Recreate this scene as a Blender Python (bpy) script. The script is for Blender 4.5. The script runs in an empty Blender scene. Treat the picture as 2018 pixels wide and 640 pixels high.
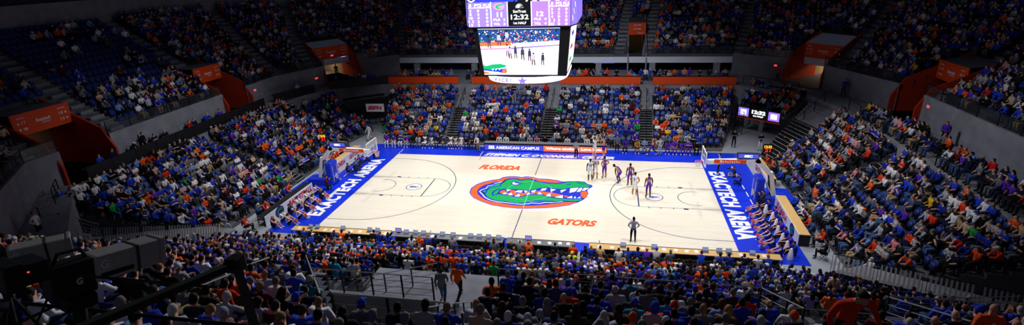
import bpy, bmesh, math, random
import numpy as np
from mathutils import Vector, Matrix
random.seed(7); RNG = np.random.default_rng(7)
S = bpy.context.scene
COL = S.collection
PI = math.pi

# ------------------------------------------------------------------ camera
CAM = np.array([6.255, -37.336, 17.140]); YAW, PITCH, ROLL = -0.19873, -0.36746, 0.03990
FPX, CX, CY = 1014.2, 1010.1, 320.0
def cam_axes():
    cy, sy = math.cos(YAW), math.sin(YAW); b = PITCH
    f = np.array([sy*math.cos(b), cy*math.cos(b), math.sin(b)]); r = np.array([cy, -sy, 0.0]); d = np.cross(f, r)
    return r*math.cos(ROLL)+d*math.sin(ROLL), -r*math.sin(ROLL)+d*math.cos(ROLL), f
AR, AD, AF = cam_axes()
def project(p):
    q = np.asarray(p, float)-CAM; w = q@AF
    return CX+FPX*(q@AR)/w, CY+FPX*(q@AD)/w, w
cd = bpy.data.cameras.new('camera'); camera = bpy.data.objects.new('camera', cd); COL.objects.link(camera)
M4 = Matrix.Identity(4)
for i in range(3):
    M4[i][0] = AR[i]; M4[i][1] = -AD[i]; M4[i][2] = -AF[i]; M4[i][3] = CAM[i]
camera.matrix_world = M4
cd.sensor_width = 36; cd.lens = FPX*36/2018; cd.shift_x = (1009-CX)/2018; cd.shift_y = (CY-320)/2018
cd.clip_start = .1; cd.clip_end = 400
S.camera = camera
S.view_settings.view_transform = 'Standard'; S.view_settings.look = 'None'
S.view_settings.gamma = 1; S.view_settings.use_curve_mapping = False
S.view_settings.exposure = 0.0

# ------------------------------------------------------------------ materials
def lin(h):
    c = [int(h[i:i+2], 16)/255 for i in (0, 2, 4)]
    return tuple(x/12.92 if x <= .04045 else ((x+.055)/1.055)**2.4 for x in c)+(1,)
MATS = {}
def mat(name, hexc, rough=.7, metal=0, emit=0, noise=0, scale=8, spec=.3, alpha=1, bump=0):
    if name in MATS: return MATS[name]
    m = bpy.data.materials.new(name); m.use_nodes = True; nt = m.node_tree; b = nt.nodes['Principled BSDF']
    c = lin(hexc); b.inputs['Base Color'].default_value = c
    b.inputs['Roughness'].default_value = rough; b.inputs['Metallic'].default_value = metal
    b.inputs['Specular IOR Level'].default_value = spec
    if emit:
        b.inputs['Emission Color'].default_value = c; b.inputs['Emission Strength'].default_value = emit
    if alpha < 1: b.inputs['Alpha'].default_value = alpha
    if noise or bump:
        t = nt.nodes.new('ShaderNodeTexCoord'); n = nt.nodes.new('ShaderNodeTexNoise'); n.inputs['Scale'].default_value = scale; n.inputs['Detail'].default_value = 5
        nt.links.new(t.outputs['Object'], n.inputs['Vector'])
    if noise:
        r = nt.nodes.new('ShaderNodeMapRange'); r.inputs['From Min'].default_value = .3; r.inputs['From Max'].default_value = .7
        r.inputs['To Min'].default_value = 1-noise; r.inputs['To Max'].default_value = 1+noise
        mx = nt.nodes.new('ShaderNodeVectorMath'); mx.operation = 'SCALE'; mx.inputs[0].default_value = c[:3]
        nt.links.new(n.outputs['Fac'], r.inputs['Value']); nt.links.new(r.outputs['Result'], mx.inputs['Scale'])
        nt.links.new(mx.outputs['Vector'], b.inputs['Base Color'])
    if bump:
        bp = nt.nodes.new('ShaderNodeBump'); bp.inputs['Strength'].default_value = bump; bp.inputs['Distance'].default_value = .01
        nt.links.new(n.outputs['Fac'], bp.inputs['Height']); nt.links.new(bp.outputs['Normal'], b.inputs['Normal'])
    MATS[name] = m
    return m

# ------------------------------------------------------------------ mesh helpers
class MB:
    """collects shapes into one mesh"""
    def __init__(s): s.v = []; s.f = []; s.mi = []; s.m = 0
    def add(s, vs, fs, m=None):
        o = len(s.v); s.v += [tuple(x) for x in vs]; s.f += [tuple(o+i for i in f) for f in fs]; s.mi += [s.m if m is None else m]*len(fs); return s
    def box(s, c, d, R=None, m=None):
        x, y, z = (k/2 for k in d); vs = [Vector((a*x, b*y, e*z)) for a in (-1, 1) for b in (-1, 1) for e in (-1, 1)]
        if R is not None: vs = [R @ v for v in vs]
        vs = [v+Vector(c) for v in vs]
        return s.add(vs, [(0,1,3,2),(4,6,7,5),(0,4,5,1),(2,3,7,6),(0,2,6,4),(1,5,7,3)], m)
    def bevbox(s, c, d, b=.02, R=None, m=None):
        bm = bmesh.new(); bmesh.ops.create_cube(bm, size=1)
        for v in bm.verts: v.co = Vector((v.co.x*d[0], v.co.y*d[1], v.co.z*d[2]))
        bmesh.ops.bevel(bm, geom=bm.edges[:], offset=b, segments=2, affect='EDGES', profile=.6)
        vs = [(R @ v.co if R is not None else v.co)+Vector(c) for v in bm.verts]
        fs = [[v.index for v in f.verts] for f in bm.faces]; bm.free()
        return s.add(vs, fs, m)
    def quad(s, a, b, c, d, m=None): return s.add([a, b, c, d], [(0, 1, 2, 3)], m)
    def tube(s, pts, r, n=8, m=None, closed=False, caps=True):
        pts = [Vector(p) for p in pts]; k = len(pts); vs = []; fs = []
        rr = r if isinstance(r, (list, tuple)) else [r]*k
        up = None
        for i, p in enumerate(pts):
            if closed: t = (pts[(i+1) % k]-pts[i-1])
            else: t = pts[min(i+1, k-1)]-pts[max(i-1, 0)]
            t.normalize()
            if up is None:
                up = Vector((0, 0, 1)) if abs(t.z) < .9 else Vector((1, 0, 0))
            a = up-t*up.dot(t); a.normalize(); b = t.cross(a); up = a
            for j in range(n):
                an = 2*PI*j/n; vs.append(p+(a*math.cos(an)+b*math.sin(an))*rr[i])
        for i in range(k if closed else k-1):
            for j in range(n):
                q = ((i+1) % k)*n
                fs.append((i*n+j, i*n+(j+1) % n, q+(j+1) % n, q+j))
        if not closed and caps: fs.append(tuple(range(n))[::-1]); fs.append(tuple((k-1)*n+j for j in range(n)))
        return s.add(vs, fs, m)
    def bar(s, a, b, w, h, m=None):
        a, b = Vector(a), Vector(b); t = b-a; L = t.length; t.normalize()
        u = Vector((0, 0, 1)) if abs(t.z) < .98 else Vector((1, 0, 0)); x = t.cross(u).normalized(); z = x.cross(t)
        R = Matrix((x, t, z)).transposed()
        return s.box((a+b)/2, (w, L, h), R, m)
    def prism(s, poly, z0, z1, m=None):
        n = len(poly); vs = [(x, y, z0) for x, y in poly]+[(x, y, z1) for x, y in poly]
        fs = [tuple(range(n))[::-1], tuple(range(n, 2*n))]+[(i, (i+1) % n, n+(i+1) % n, n+i) for i in range(n)]
        return s.add(vs, fs, m)
    def lathe(s, prof, c=(0, 0, 0), n=16, m=None):
        vs = []; fs = []; k = len(prof)
        for r, z in prof:
            for j in range(n):
                an = 2*PI*j/n; vs.append((c[0]+r*math.cos(an), c[1]+r*math.sin(an), c[2]+z))
        for i in range(k-1):
            for j in range(n): fs.append((i*n+j, i*n+(j+1) % n, (i+1)*n+(j+1) % n, (i+1)*n+j))
        return s.add(vs, fs, m)
    def xf(s, M):
        s.v = [tuple(M @ Vector(v)) for v in s.v]; return s
    def mesh(s, name, mats, smooth=False):
        me = bpy.data.meshes.new(name); me.from_pydata(s.v, [], s.f)
        for m in (mats if isinstance(mats, (list, tuple)) else [mats]): me.materials.append(m)
        if len(me.materials) > 1: me.polygons.foreach_set('material_index', s.mi)
        if smooth: me.polygons.foreach_set('use_smooth', [True]*len(me.polygons))
        me.update(); return me
    def build(s, name, mats, parent=None, smooth=False, loc=None):
        o = bpy.data.objects.new(name, s.mesh(name, mats, smooth)); COL.objects.link(o)
        if parent is not None: o.parent = parent
        if loc is not None: o.location = loc
        return o

def tag(o, label=None, cat=None, group=None, kind=None):
    if label: o['label'] = label
    if cat: o['category'] = cat
    if group: o['group'] = group
    if kind: o['kind'] = kind
    return o
def thing(name, loc, rz, label, cat, group=None):
    o = bpy.data.objects.new(name, None); COL.objects.link(o); o.location = loc; o.rotation_euler = (0, 0, rz)
    return tag(o, label, cat, group)
def struct(o): o['kind'] = 'structure'; return o
def copy_tree(o, parent=None):
    c = o.copy(); COL.objects.link(c); c.parent = parent
    for ch in list(o.children): copy_tree(ch, c)
    return c

def text_mb(txt, w, h, bold=.02, shear=0, m=0, depth=.002, space=1.0):
    """flat lettering as mesh: fitted into w x h, origin at its centre, reading along +X, top towards +Y"""
    c = bpy.data.curves.new('t', 'FONT'); c.body = txt; c.extrude = depth; c.offset = bold; c.shear = shear; c.space_character = space; c.resolution_u = 3
    o = bpy.data.objects.new('t', c); COL.objects.link(o)
    dg = bpy.context.evaluated_depsgraph_get(); me = bpy.data.meshes.new_from_object(o.evaluated_get(dg))
    vs = np.array([v.co[:] for v in me.vertices]); fs = [tuple(p.vertices) for p in me.polygons]
    bpy.data.objects.remove(o); bpy.data.curves.remove(c); bpy.data.meshes.remove(me)
    lo, hi = vs.min(0), vs.max(0)
    vs[:, 0] = (vs[:, 0]-(lo[0]+hi[0])/2)*w/(hi[0]-lo[0]); vs[:, 1] = (vs[:, 1]-(lo[1]+hi[1])/2)*h/(hi[1]-lo[1])
    b = MB(); b.add(vs.tolist(), fs, m); return b
def place_text(b, origin, xdir, ydir):
    x = Vector(xdir).normalized(); y = Vector(ydir).normalized(); z = x.cross(y)
    M = Matrix((x, y, z)).transposed().to_4x4(); M.translation = Vector(origin)
    return b.xf(M)
def lettering(name, txt, w, h, origin, xdir, ydir, material, parent=None, **k):
    return place_text(text_mb(txt, w, h, **k), origin, xdir, ydir).build(name, material, parent)
# ------------------------------------------------------------------ the bowl
# lower stands: name, front edge (left, right as seen from the court), back edge, rows, z of first tread, rise, seat density, colour mix
LOWER = {
 'far_a':  ((-17.3, 10.9), (-10.7, 10.9), (-20.4, 20.6), (-11.5, 20.6), 11, .1, .28),
 'far_b':  ((-9.4, 10.9), (-.8, 10.9), (-10.0, 20.6), (-.8, 20.6), 11, .1, .28),
 'far_c':  ((.5, 10.9), (9.1, 10.9), (.5, 20.6), (9.5, 20.6), 11, .1, .28),
 'far_d':  ((10.3, 10.9), (16.6, 10.9), (10.7, 20.6), (19.4, 20.6), 11, .1, .28),
 'left_a': ((-20.4, -10.4), (-20.4, -.4), (-29.4, -13.2), (-29.4, -.2), 12, .3, .255),
 'left_b': ((-20.4, .8), (-20.4, 9.2), (-29.4, 1.0), (-29.4, 12.6), 12, .3, .255),
 'left_c': ((-21.0, 10.4), (-20.2, 14.6), (-29.0, 14.2), (-26.0, 17.8), 10, .3, .27),
 'right_a': ((19.9, 6.8), (19.9, 1.0), (26.4, 11.6), (26.4, 1.6), 9, .3, .35),
 'right_b': ((19.9, -.2), (19.9, -10.2), (26.4, .4), (26.6, -13.4), 9, .3, .35),
 'right_corner': ((24.8, -14.6), (21.6, -18.6), (28.6, -16.8), (25.4, -21.2), 5, 2.2, .38),
 'tunnel_top': ((19.6, 18.2), (22.6, 14.0), (21.4, 22.6), (25.4, 16.8), 4, 2.5, .3),
 'near':   ((17.0, -11.0), (-17.2, -11.0), (21.6, -18.4), (-20.5, -18.4), 9, .3, .36),
 'near_left': ((-4.6, -18.4), (-19.5, -18.4), (-4.6, -22.0), (-21.6, -22.0), 5, 3.6, .46),
}
# upper deck: front edge path, rows step outward
CPATH = [(-22.5, -22.4), (-30.6, -13.0), (-31.0, 14.0), (-26.8, 23.6), (-21.8, 28.0), (20.2, 27.4), (26.4, 23.0), (30.4, 11.5), (30.4, -13.5), (23.0, -22.4), (-22.5, -22.4)]
ZC, DT, DR = 6.0, .8, .4
def mitres():
    P = [Vector(p) for p in CPATH[:-1]]; n = len(P); out = []
    for i in range(n):
        a, b, c = P[i-1], P[i], P[(i+1) % n]
        # path runs clockwise seen from above (left side going to +y), outward is to the left of the travel
        n1 = (b-a).normalized(); n2 = (c-b).normalized(); o1 = Vector((-n1.y, n1.x)); o2 = Vector((-n2.y, n2.x))
        m = (o1+o2).normalized(); m /= max(.3, m.dot(o1)); out.append(m)
    return P, out
CP, CM = mitres()
NSEG = len(CP)
def deck_pt(seg, t, d):
    a = CP[seg]+CM[seg]*d; b = CP[(seg+1) % NSEG]+CM[(seg+1) % NSEG]*d
    return a.lerp(b, t)
def deck_z(d): return ZC+DR/DT*d
def lower_pt(q, t, s):
    (a, b, c, d, *_r) = q
    a, b, c, d = map(Vector, (a, b, c, d)); return a.lerp(b, t).lerp(c.lerp(d, t), s)
# vomitories through the upper deck: name, centre on the deck front, outward unit direction, width, rows cut
def unit(x, y): l = math.hypot(x, y); return (x/l, y/l)
VOMS = {
 'v1': ((-30.9, -9.0), (-1, 0), 3.9, 6), 'v2': ((-31.0, 7.2), (-1, 0), 3.5, 6), 'v3': ((-27.1, 22.0), unit(-.80, .60), 4.6, 6),
 'v4': ((26.4, 21.5), unit(.78, .62), 4.1, 6), 'v5': ((30.5, 9.1), (1, 0), 3.8, 6), 'vc': ((9.2, 27.7), (0, 1), 2.0, 9),
 'vr': ((12.9, -22.4), (0, -1), 3.4, 4)}
# aisles up the deck: (segment, t at the front, t 13 m further back)
AISLES = [(1, .27, .40), (1, .72, .757), (2, .06, .26), (2, .47, .89), (4, .012, .0), (4, .36, .36), (4, .686, .69), (4, .765, .76), (5, .07, .0), (6, .44, .02), (7, .23, .0),
          (9, .27, .27), (9, .78, .78), (1, .02, .1), (7, .7, .68), (9, .62, .54)]
NDECK = 17
def vom_cut(seg, i, skip_aisles=True):
    """t intervals of deck row i left standing on this segment: [(t0, t1)]"""
    d = (i+.5)*DT; a = deck_pt(seg, 0, d); b = deck_pt(seg, 1, d); w = b-a; L = math.hypot(w.x, w.y)
    cuts = []
    for nm, (c, n, wd, rows) in VOMS.items():
        if i >= rows: continue
        lx, ly = -n[1], n[0]; q0 = (a.x-c[0])*lx+(a.y-c[1])*ly; k = w.x*lx+w.y*ly
        dep0 = (a.x-c[0])*n[0]+(a.y-c[1])*n[1]; kd = w.x*n[0]+w.y*n[1]
        if abs(k) < .2*L: continue
        t1, t2 = sorted(((-wd/2-q0)/k, (wd/2-q0)/k)); tm = (max(t1, 0)+min(t2, 1))/2
        if t2 < 0 or t1 > 1 or not -3 < dep0+kd*tm < 12: continue
        e = .55/L if skip_aisles else 0
        cuts.append((t1-e, t2+e))
    if seg == 9 and i < 8:      # the sunken near portal, wider towards the court
        x0, x1 = -4.5+4.8*d/6.4, 2.6+.4*d/6.4; e = .3 if skip_aisles else 0
        cuts.append(((a.x-x1-e)/(a.x-b.x), (a.x-x0+e)/(a.x-b.x)))
    if skip_aisles:
        for s, tf, tb in AISLES:
            if s == seg: t = tf+(tb-tf)*d/13; cuts.append((t-.62/L, t+.62/L))
    out = []; x = 0.0
    for c0, c1 in sorted(cuts):
        if c0 > x: out.append((x, c0))
        x = max(x, c1)
    if x < 1: out.append((x, 1.0))
    return out
def rows_all():
    """every row of seats: (section, row, (ax, ay), (bx, by), z) - a and b at the hips"""
    R = [('courtside', 0, (15.6, -10.15), (-14.6, -10.15), 0.0)]
    R += [('club', 0, (19.0, 21.75), (10.9, 21.75), 4.1), ('club', 1, (9.2, 21.75), (.7, 21.75), 4.1), ('club', 2, (-1.1, 21.75), (-9.8, 21.75), 4.1), ('club', 3, (-11.8, 21.75), (-20.2, 21.75), 4.1), ('club', 4, (19.0, 23.4), (-20, 23.4), 4.1),
          ('press', 0, (-30.12, -9.4), (-30.12, 4.2), 4.1), ('press', 1, (-30.4, 11.6), (-28.6, 16.0), 4.1), ('press', 2, (-27.1, 18.4), (-21.2, 21.9), 4.1), ('media', 0, (-19.15, -7.6), (-19.15, -2.2), 0), ('media', 1, (-19.4, 2.2), (-19.4, 7.4), 0), ('media', 2, (19.3, -1.0), (19.1, -5.6), 0), ('media', 3, (19.6, 7.2), (19.6, 3.0), 0), ('walk', 0, (27.3, 9.0), (27.3, -13.8), 4.1), ('walk', 1, (28.4, 5.0), (28.4, -9.8), 4.1)]
    for nm, q in LOWER.items():
        n = q[4]
        for i in range(n):
            s = (i+.68)/n; a = lower_pt(q[:4], 0, s); b = lower_pt(q[:4], 1, s); R.append((nm, i, (a.x, a.y), (b.x, b.y), q[5]+q[6]*i))
    for seg in range(NSEG):
        for i in range(NDECK):
            for t0, t1 in vom_cut(seg, i):
                h = i+(.74 if i else .88); a = deck_pt(seg, t0, h*DT); b = deck_pt(seg, t1, h*DT)
                if math.hypot(b.x-a.x, b.y-a.y) > .6: R.append(('deck%d' % seg, i, (a.x, a.y), (b.x, b.y), ZC+DR*(i+1)))
    return R
# ------------------------------------------------------------------ people
# slots of every body mesh: 0 skin 1 shirt 2 trousers 3 shoes 4 forearm 5 upper arm 6 calf
def joints(pose):
    s = pose.get('stand', False)
    if s:
        J = dict(pel=(0, 0, .96), spi=(0, -.01, 1.14), che=(0, 0, 1.33), nek=(0, 0, 1.48), hed=(0, .025, 1.62),
                 sl=(-.18, 0, 1.42), sr=(.18, 0, 1.42), el=(-.25, -.02, 1.14), er=(.25, -.02, 1.14), wl=(-.25, .06, .90), wr=(.25, .06, .90),
                 hl=(-.10, 0, .92), hr=(.10, 0, .92), kl=(-.12, .03, .50), kr=(.12, .03, .50), al=(-.13, -.02, .09), ar=(.13, -.02, .09), tl=(-.15, .15, .045), tr=(.15, .15, .045))
    else:
        J = dict(pel=(0, 0, .53), spi=(0, -.05, .74), che=(0, -.05, .95), nek=(0, -.03, 1.10), hed=(0, .015, 1.235),
                 sl=(-.19, -.03, 1.05), sr=(.19, -.03, 1.05), el=(-.26, .03, .79), er=(.26, .03, .79), wl=(-.13, .27, .68), wr=(.13, .27, .68),
                 hl=(-.10, .02, .51), hr=(.10, .02, .51), kl=(-.14, .44, .55), kr=(.14, .44, .55), al=(-.14, .40, .09), ar=(.14, .40, .09), tl=(-.16, .57, .045), tr=(.16, .57, .045))
    J.update({k: v for k, v in pose.items() if k not in ('stand',)})
    return {k: Vector(v) for k, v in J.items()}
RAD = dict(pel=(.155, .12), spi=(.14, .11), che=(.165, .12), nek=(.058, .058), hed=(.05, .05), s=(.075, .07), e=(.047, .047), w=(.032, .03), h=(.10, .10), k=(.068, .068), a=(.046, .046), t=(.042, .036))
def rad(k): return RAD[k] if k in RAD else RAD[k[0]]
BONES = [('pel', 'spi', 1), ('spi', 'che', 1), ('che', 'nek', 1), ('nek', 'hed', 0), ('che', 'sl', 1), ('che', 'sr', 1),
         ('sl', 'el', 5), ('sr', 'er', 5), ('el', 'wl', 4), ('er', 'wr', 4), ('pel', 'hl', 2), ('pel', 'hr', 2), ('hl', 'kl', 2), ('hr', 'kr', 2), ('kl', 'al', 6), ('kr', 'ar', 6), ('al', 'tl', 3), ('ar', 'tr', 3)]
def head_mb(c, n1=12, n2=9, face=True):
    """head with chin, nose and ears, centred at c, facing +Y"""
    b = MB(); c = Vector(c)
    def f(x, y, z):
        w = 1-.28*max(0, -z)**1.5; return Vector((x*.078*w, y*.097*(1-.14*max(0, -z)), z*.122))+Vector((0, .018*max(0, -z), 0))
    vs = [f(0, 0, 1)]; fs = []
    for i in range(1, n2):
        th = PI*i/n2
        for j in range(n1):
            ph = 2*PI*j/n1; vs.append(f(math.sin(th)*math.cos(ph), math.sin(th)*math.sin(ph), math.cos(th)))
    vs.append(f(0, 0, -1)); L = len(vs)-1
    for j in range(n1):
        k = (j+1) % n1; fs.append((0, 1+j, 1+k)); fs.append((L, L-n1+k, L-n1+j))
        for i in range(n2-2): fs.append((1+i*n1+j, 1+(i+1)*n1+j, 1+(i+1)*n1+k, 1+i*n1+k))
    b.add([v+c for v in vs], fs)
    if face:
        b.add([c+Vector(p) for p in ((0, .093, .022), (-.017, .088, -.026), (.017, .088, -.026), (0, .123, -.024), (0, .09, -.036))], [(0, 1, 3), (0, 3, 2), (1, 4, 3), (3, 4, 2)])
        for s in (-1, 1): b.bevbox(c+Vector((s*.08, 0, -.005)), (.016, .035, .06), .006)
        b.bar(c+Vector((-.024, .094, -.062)), c+Vector((.024, .094, -.062)), .012, .012)
    return b
def hand_mb(e, w, side):
    """palm with four curled fingers and a thumb, carrying on from forearm e->w"""
    b = MB(); w = Vector(w); t = (w-Vector(e)).normalized()
    x = t.cross(Vector((0, 0, 1))); x = x.normalized() if x.length > .1 else Vector((0, 1, 0)); n = x.cross(t)
    R = Matrix((x, t, n)).transposed(); b.bevbox(w+t*.045, (.078, .10, .03), .011, R)
    for k, l in enumerate((.068, .078, .072, .056)):
        p = w+t*.09+x*(k-1.5)*.0195; b.tube([p, p+t*l*.5-n*.006, p+t*l*.85-n*.024, p+t*l-n*.042], [.0095, .009, .0085, .007], 5)
    s = -side; p = w+t*.03+x*s*.036; b.tube([p, p+t*.03+x*s*.022-n*.01, p+t*.065+x*s*.024-n*.02], [.012, .011, .008], 5)
    return b
def capsule_body(J):
    b = MB()
    for a, c, _ in BONES+[('sl', 'sr', 1), ('hl', 'hr', 2)]:
        A, B = J[a], J[c]; ra, rb = rad(a)[1]*1.05, rad(c)[1]*1.05
        if (B-A).length < 1e-4: continue
        t = (B-A).normalized(); pts = []; rr = []
        for k in range(5): an = PI/2*k/4; pts.append(A-t*ra*math.cos(an)); rr.append(max(.004, ra*math.sin(an)))
        for k in range(5): an = PI/2*k/4; pts.append(B+t*rb*math.sin(an)); rr.append(max(.004, rb*math.cos(an)))
        b.tube(pts, rr, 10)
    for s in (-1, 1):       # breadth of chest and waist
        off = (J['sr']-J['sl']).normalized()*.055*s
        b.tube([J['pel']+off-Vector((0, 0, .05)), J['pel']+off, J['spi']+off, J['che']+off, J['che']+off+(J['nek']-J['che'])*.4], [.06, .125, .112, .125, .07], 12)
    return b
def make_body(pose, hi=True, caps=False):
    J = joints(pose); keys = ['pel']+[k for k in J if k != 'pel']; idx = {k: i for i, k in enumerate(keys)}
    me = bpy.data.meshes.new('b'); me.from_pydata([J[k] for k in keys], [(idx[a], idx[b]) for a, b, _ in BONES], [])
    o = bpy.data.objects.new('b', me); COL.objects.link(o)
    md = o.modifiers.new('s', 'SKIN'); md.branch_smoothing = .6
    for i, k in enumerate(keys): me.skin_vertices[0].data[i].radius = rad(k)
    me.skin_vertices[0].data[0].use_root = True
    if hi: o.modifiers.new('u', 'SUBSURF').levels = 2
    dg = bpy.context.evaluated_depsgraph_get(); m1 = bpy.data.meshes.new_from_object(o.evaluated_get(dg))
    b = MB(); b.add([v.co[:] for v in m1.vertices], [tuple(p.vertices) for p in m1.polygons])
    bpy.data.objects.remove(o)
    if caps: b = capsule_body(J)
    hd = head_mb(J['hed'], *((14, 10, True) if hi else (6, 4, False))); b.add(hd.v, hd.f)
    o = b.build('b', []); 
    if hi:
        r = o.modifiers.new('r', 'REMESH'); r.mode = 'VOXEL'; r.voxel_size = .015
        d = o.modifiers.new('d', 'DECIMATE'); d.ratio = .30
    else:
        d = o.modifiers.new('d', 'DECIMATE'); d.ratio = .62
    bpy.context.view_layer.update()
    dg = bpy.context.evaluated_depsgraph_get(); m2 = bpy.data.meshes.new_from_object(o.evaluated_get(dg)); bpy.data.objects.remove(o)
    if hi and not caps and len(m2.polygons) < 3000: return make_body(pose, True, True)
    V = np.array([v.co[:] for v in m2.vertices]); F = [tuple(p.vertices) for p in m2.polygons]
    cen = np.array([V[list(f)].mean(0) for f in F]); best = np.full(len(F), 1e9); cls = np.zeros(len(F), int)
    for a, c, tg in BONES+[('hed', 'hed', 0)]:
        A, B = np.array(J[a]), np.array(J[c]); ab = B-A; L = max(ab@ab, 1e-9); t = np.clip((cen-A)@ab/L, 0, 1)
        d = np.linalg.norm(cen-(A+t[:, None]*ab), axis=1)-(.10 if a == c else (rad(a)[0]*(1-t)+rad(c)[0]*t))
        if tg == 1 and a == 'che' and c == 'nek': cl = np.where(t > .93, 0, 1)
        elif tg == 4: cl = np.where(t > .9, 0, 4)
        else: cl = np.full(len(F), tg)
        if tg == 2 and pose.get('stand') and J['pel'][2] > .8: cl = np.where(cen[:, 2] > J['pel'][2]+.03, 1, 2)
        k = d < best; best[k] = d[k]; cls[k] = cl[k]
    if hi:
        for e, w, sd in (('el', 'wl', -1), ('er', 'wr', 1)):
            h = hand_mb(J[e], J[w], sd); n = len(V); V = np.vstack([V, np.array(h.v)]); F += [tuple(n+i for i in f) for f in h.f]; cls = np.concatenate([cls, np.zeros(len(h.f), int)])
    return dict(V=V, F=F, C=cls, head=J['hed'], J=J)
def tri(T):
    """triangle arrays of a template"""
    f = []; c = []
    for p, k in zip(T['F'], T['C']):
        for i in range(1, len(p)-1): f.append((p[0], p[i], p[i+1])); c.append(k)
    return np.asarray(T['V'], np.float32), np.array(f, np.int32), np.array(c, np.int32)
def hair_mb(kind, hi=True):
    """hair or headwear around a head centre at the origin; material 0 main, 1 second"""
    b = MB(); n1, n2 = (14, 9) if hi else (7, 5)
    def shell(k, cut_front, cut_back, lump=0):
        vs = []; fs = []; keep = {}
        for i in range(n2+1):
            th = PI*i/n2
            for j in range(n1):
                ph = 2*PI*j/n1; x, y, z = math.sin(th)*math.cos(ph), math.sin(th)*math.sin(ph), math.cos(th)
                lo = cut_back+(cut_front-cut_back)*max(0, min(1, y*.9+.5))
                zz = max(z, lo); q = 1 if z >= lo else .93
                vs.append((x*.078*k*q, y*.097*k*q-.006, zz*.122*k))
        for i in range(n2):
            for j in range(n1): fs.append((i*n1+j, (i+1)*n1+j, (i+1)*n1+(j+1) % n1, i*n1+(j+1) % n1))
        b.add(vs, fs, 0)
    if kind == 'short': shell(1.09, .35, -.72)
    elif kind == 'thin': shell(1.04, .5, -.7)
    elif kind == 'fringe':       # bald on top: a ring of hair round the back
        pts = [(math.cos(a)*.084, math.sin(a)*.10-.006, -.02) for a in np.linspace(-PI-.1, .1, 9 if hi else 5)]; b.tube(pts, .024, 6 if hi else 4, 0)
    elif kind in ('long', 'pony', 'bun', 'curly'):
        shell(1.13 if kind != 'curly' else 1.36, .35, -.7)
        if kind == 'long':
            b.tube([(0, -.05, .02), (0, -.085, -.08), (0, -.10, -.2), (0, -.095, -.31)], [.085, .098, .088, .05], 8 if hi else 5, 0)
        if kind == 'pony': b.tube([(0, -.10, .05), (0, -.15, .03), (0, -.165, -.08), (0, -.15, -.2)], [.03, .038, .035, .015], 6 if hi else 4, 0)
        if kind == 'bun': b.tube([(0, -.09, .09), (0, -.12, .12), (0, -.13, .15)], [.03, .045, .02], 7 if hi else 4, 0)
    elif kind == 'beanie': shell(1.2, .12, -.1); b.tube([(0, -.01, .12), (0, -.015, .16)], [.03, .012], 6, 0)
    elif kind == 'cap':
        shell(1.12, .22, -.1); b.box((0, .135, .035), (.13, .11, .012), Matrix.Rotation(-.25, 3, 'X'), 0)
        if hi: b.tube([(0, 0, .138), (0, 0, .146)], [.012, .008], 6, 0)
        b.tube([(math.cos(a)*.082, math.sin(a)*.098, -.03) for a in np.linspace(-PI+.2, -.2, 6)], .02, 4, 1)
    elif kind == 'hood':
        shell(1.38, .3, -.95)
    return b
HAIRK = ['short', 'thin', 'fringe', 'long', 'pony', 'bun', 'curly', 'beanie', 'cap', 'hood']
POSES = {
 'sit_a': {},
 'sit_b': dict(spi=(0, 0, .74), che=(0, .10, .93), nek=(0, .17, 1.07), hed=(0, .24, 1.18), sl=(-.19, .13, 1.02), sr=(.19, .13, 1.02), el=(-.22, .30, .80), er=(.22, .30, .80), wl=(-.07, .47, .72), wr=(.07, .47, .72)),
 'sit_c': dict(el=(-.27, .0, .80), er=(.27, .02, .82), wl=(.06, .20, .88), wr=(-.06, .20, .90), hed=(.02, 0, 1.24)),
 'sit_d': dict(el=(-.27, .10, .82), wl=(-.06, .18, 1.10), hed=(-.03, .03, 1.23), er=(.29, 0, .80), wr=(.2, .28, .66), kl=(-.2, .42, .55), kr=(.05, .42, .60), ar=(-.02, .52, .3), tr=(-.03, .62, .2)),
 'stand_a': dict(stand=True),
 'stand_b': dict(stand=True, el=(-.33, -.06, 1.18), wl=(-.19, .06, 1.0), er=(.33, -.06, 1.18), wr=(.19, .06, 1.0)),
 'stand_c': dict(stand=True, wl=(.08, .20, 1.2), wr=(-.08, .20, 1.22), el=(-.26, .03, 1.13), er=(.26, .03, 1.13)),
}
HI = {}; LO = {}; HIM = {}
def hi_mesh(k):
    if k not in HIM:
        T = HI.setdefault(k, make_body(POSES[k], True)); me = bpy.data.meshes.new('person_'+k); me.from_pydata(T['V'].tolist(), [], T['F'])
        for i in range(7): me.materials.append(None)
        me.polygons.foreach_set('material_index', T['C'].astype(np.int32)); me.polygons.foreach_set('use_smooth', [True]*len(me.polygons)); me.update(); HIM[k] = me
    return HIM[k]
def lo_t(k):
    if k not in LO: LO[k] = make_body(POSES[k], False)
    return LO[k]
HAIRM = {}
def hair_mesh(kind):
    if kind not in HAIRM:
        HAIRM[kind] = hair_mb(kind).mesh('hair_'+kind, [None, None], True) if kind != 'bald' else None
    return HAIRM[kind]

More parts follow.
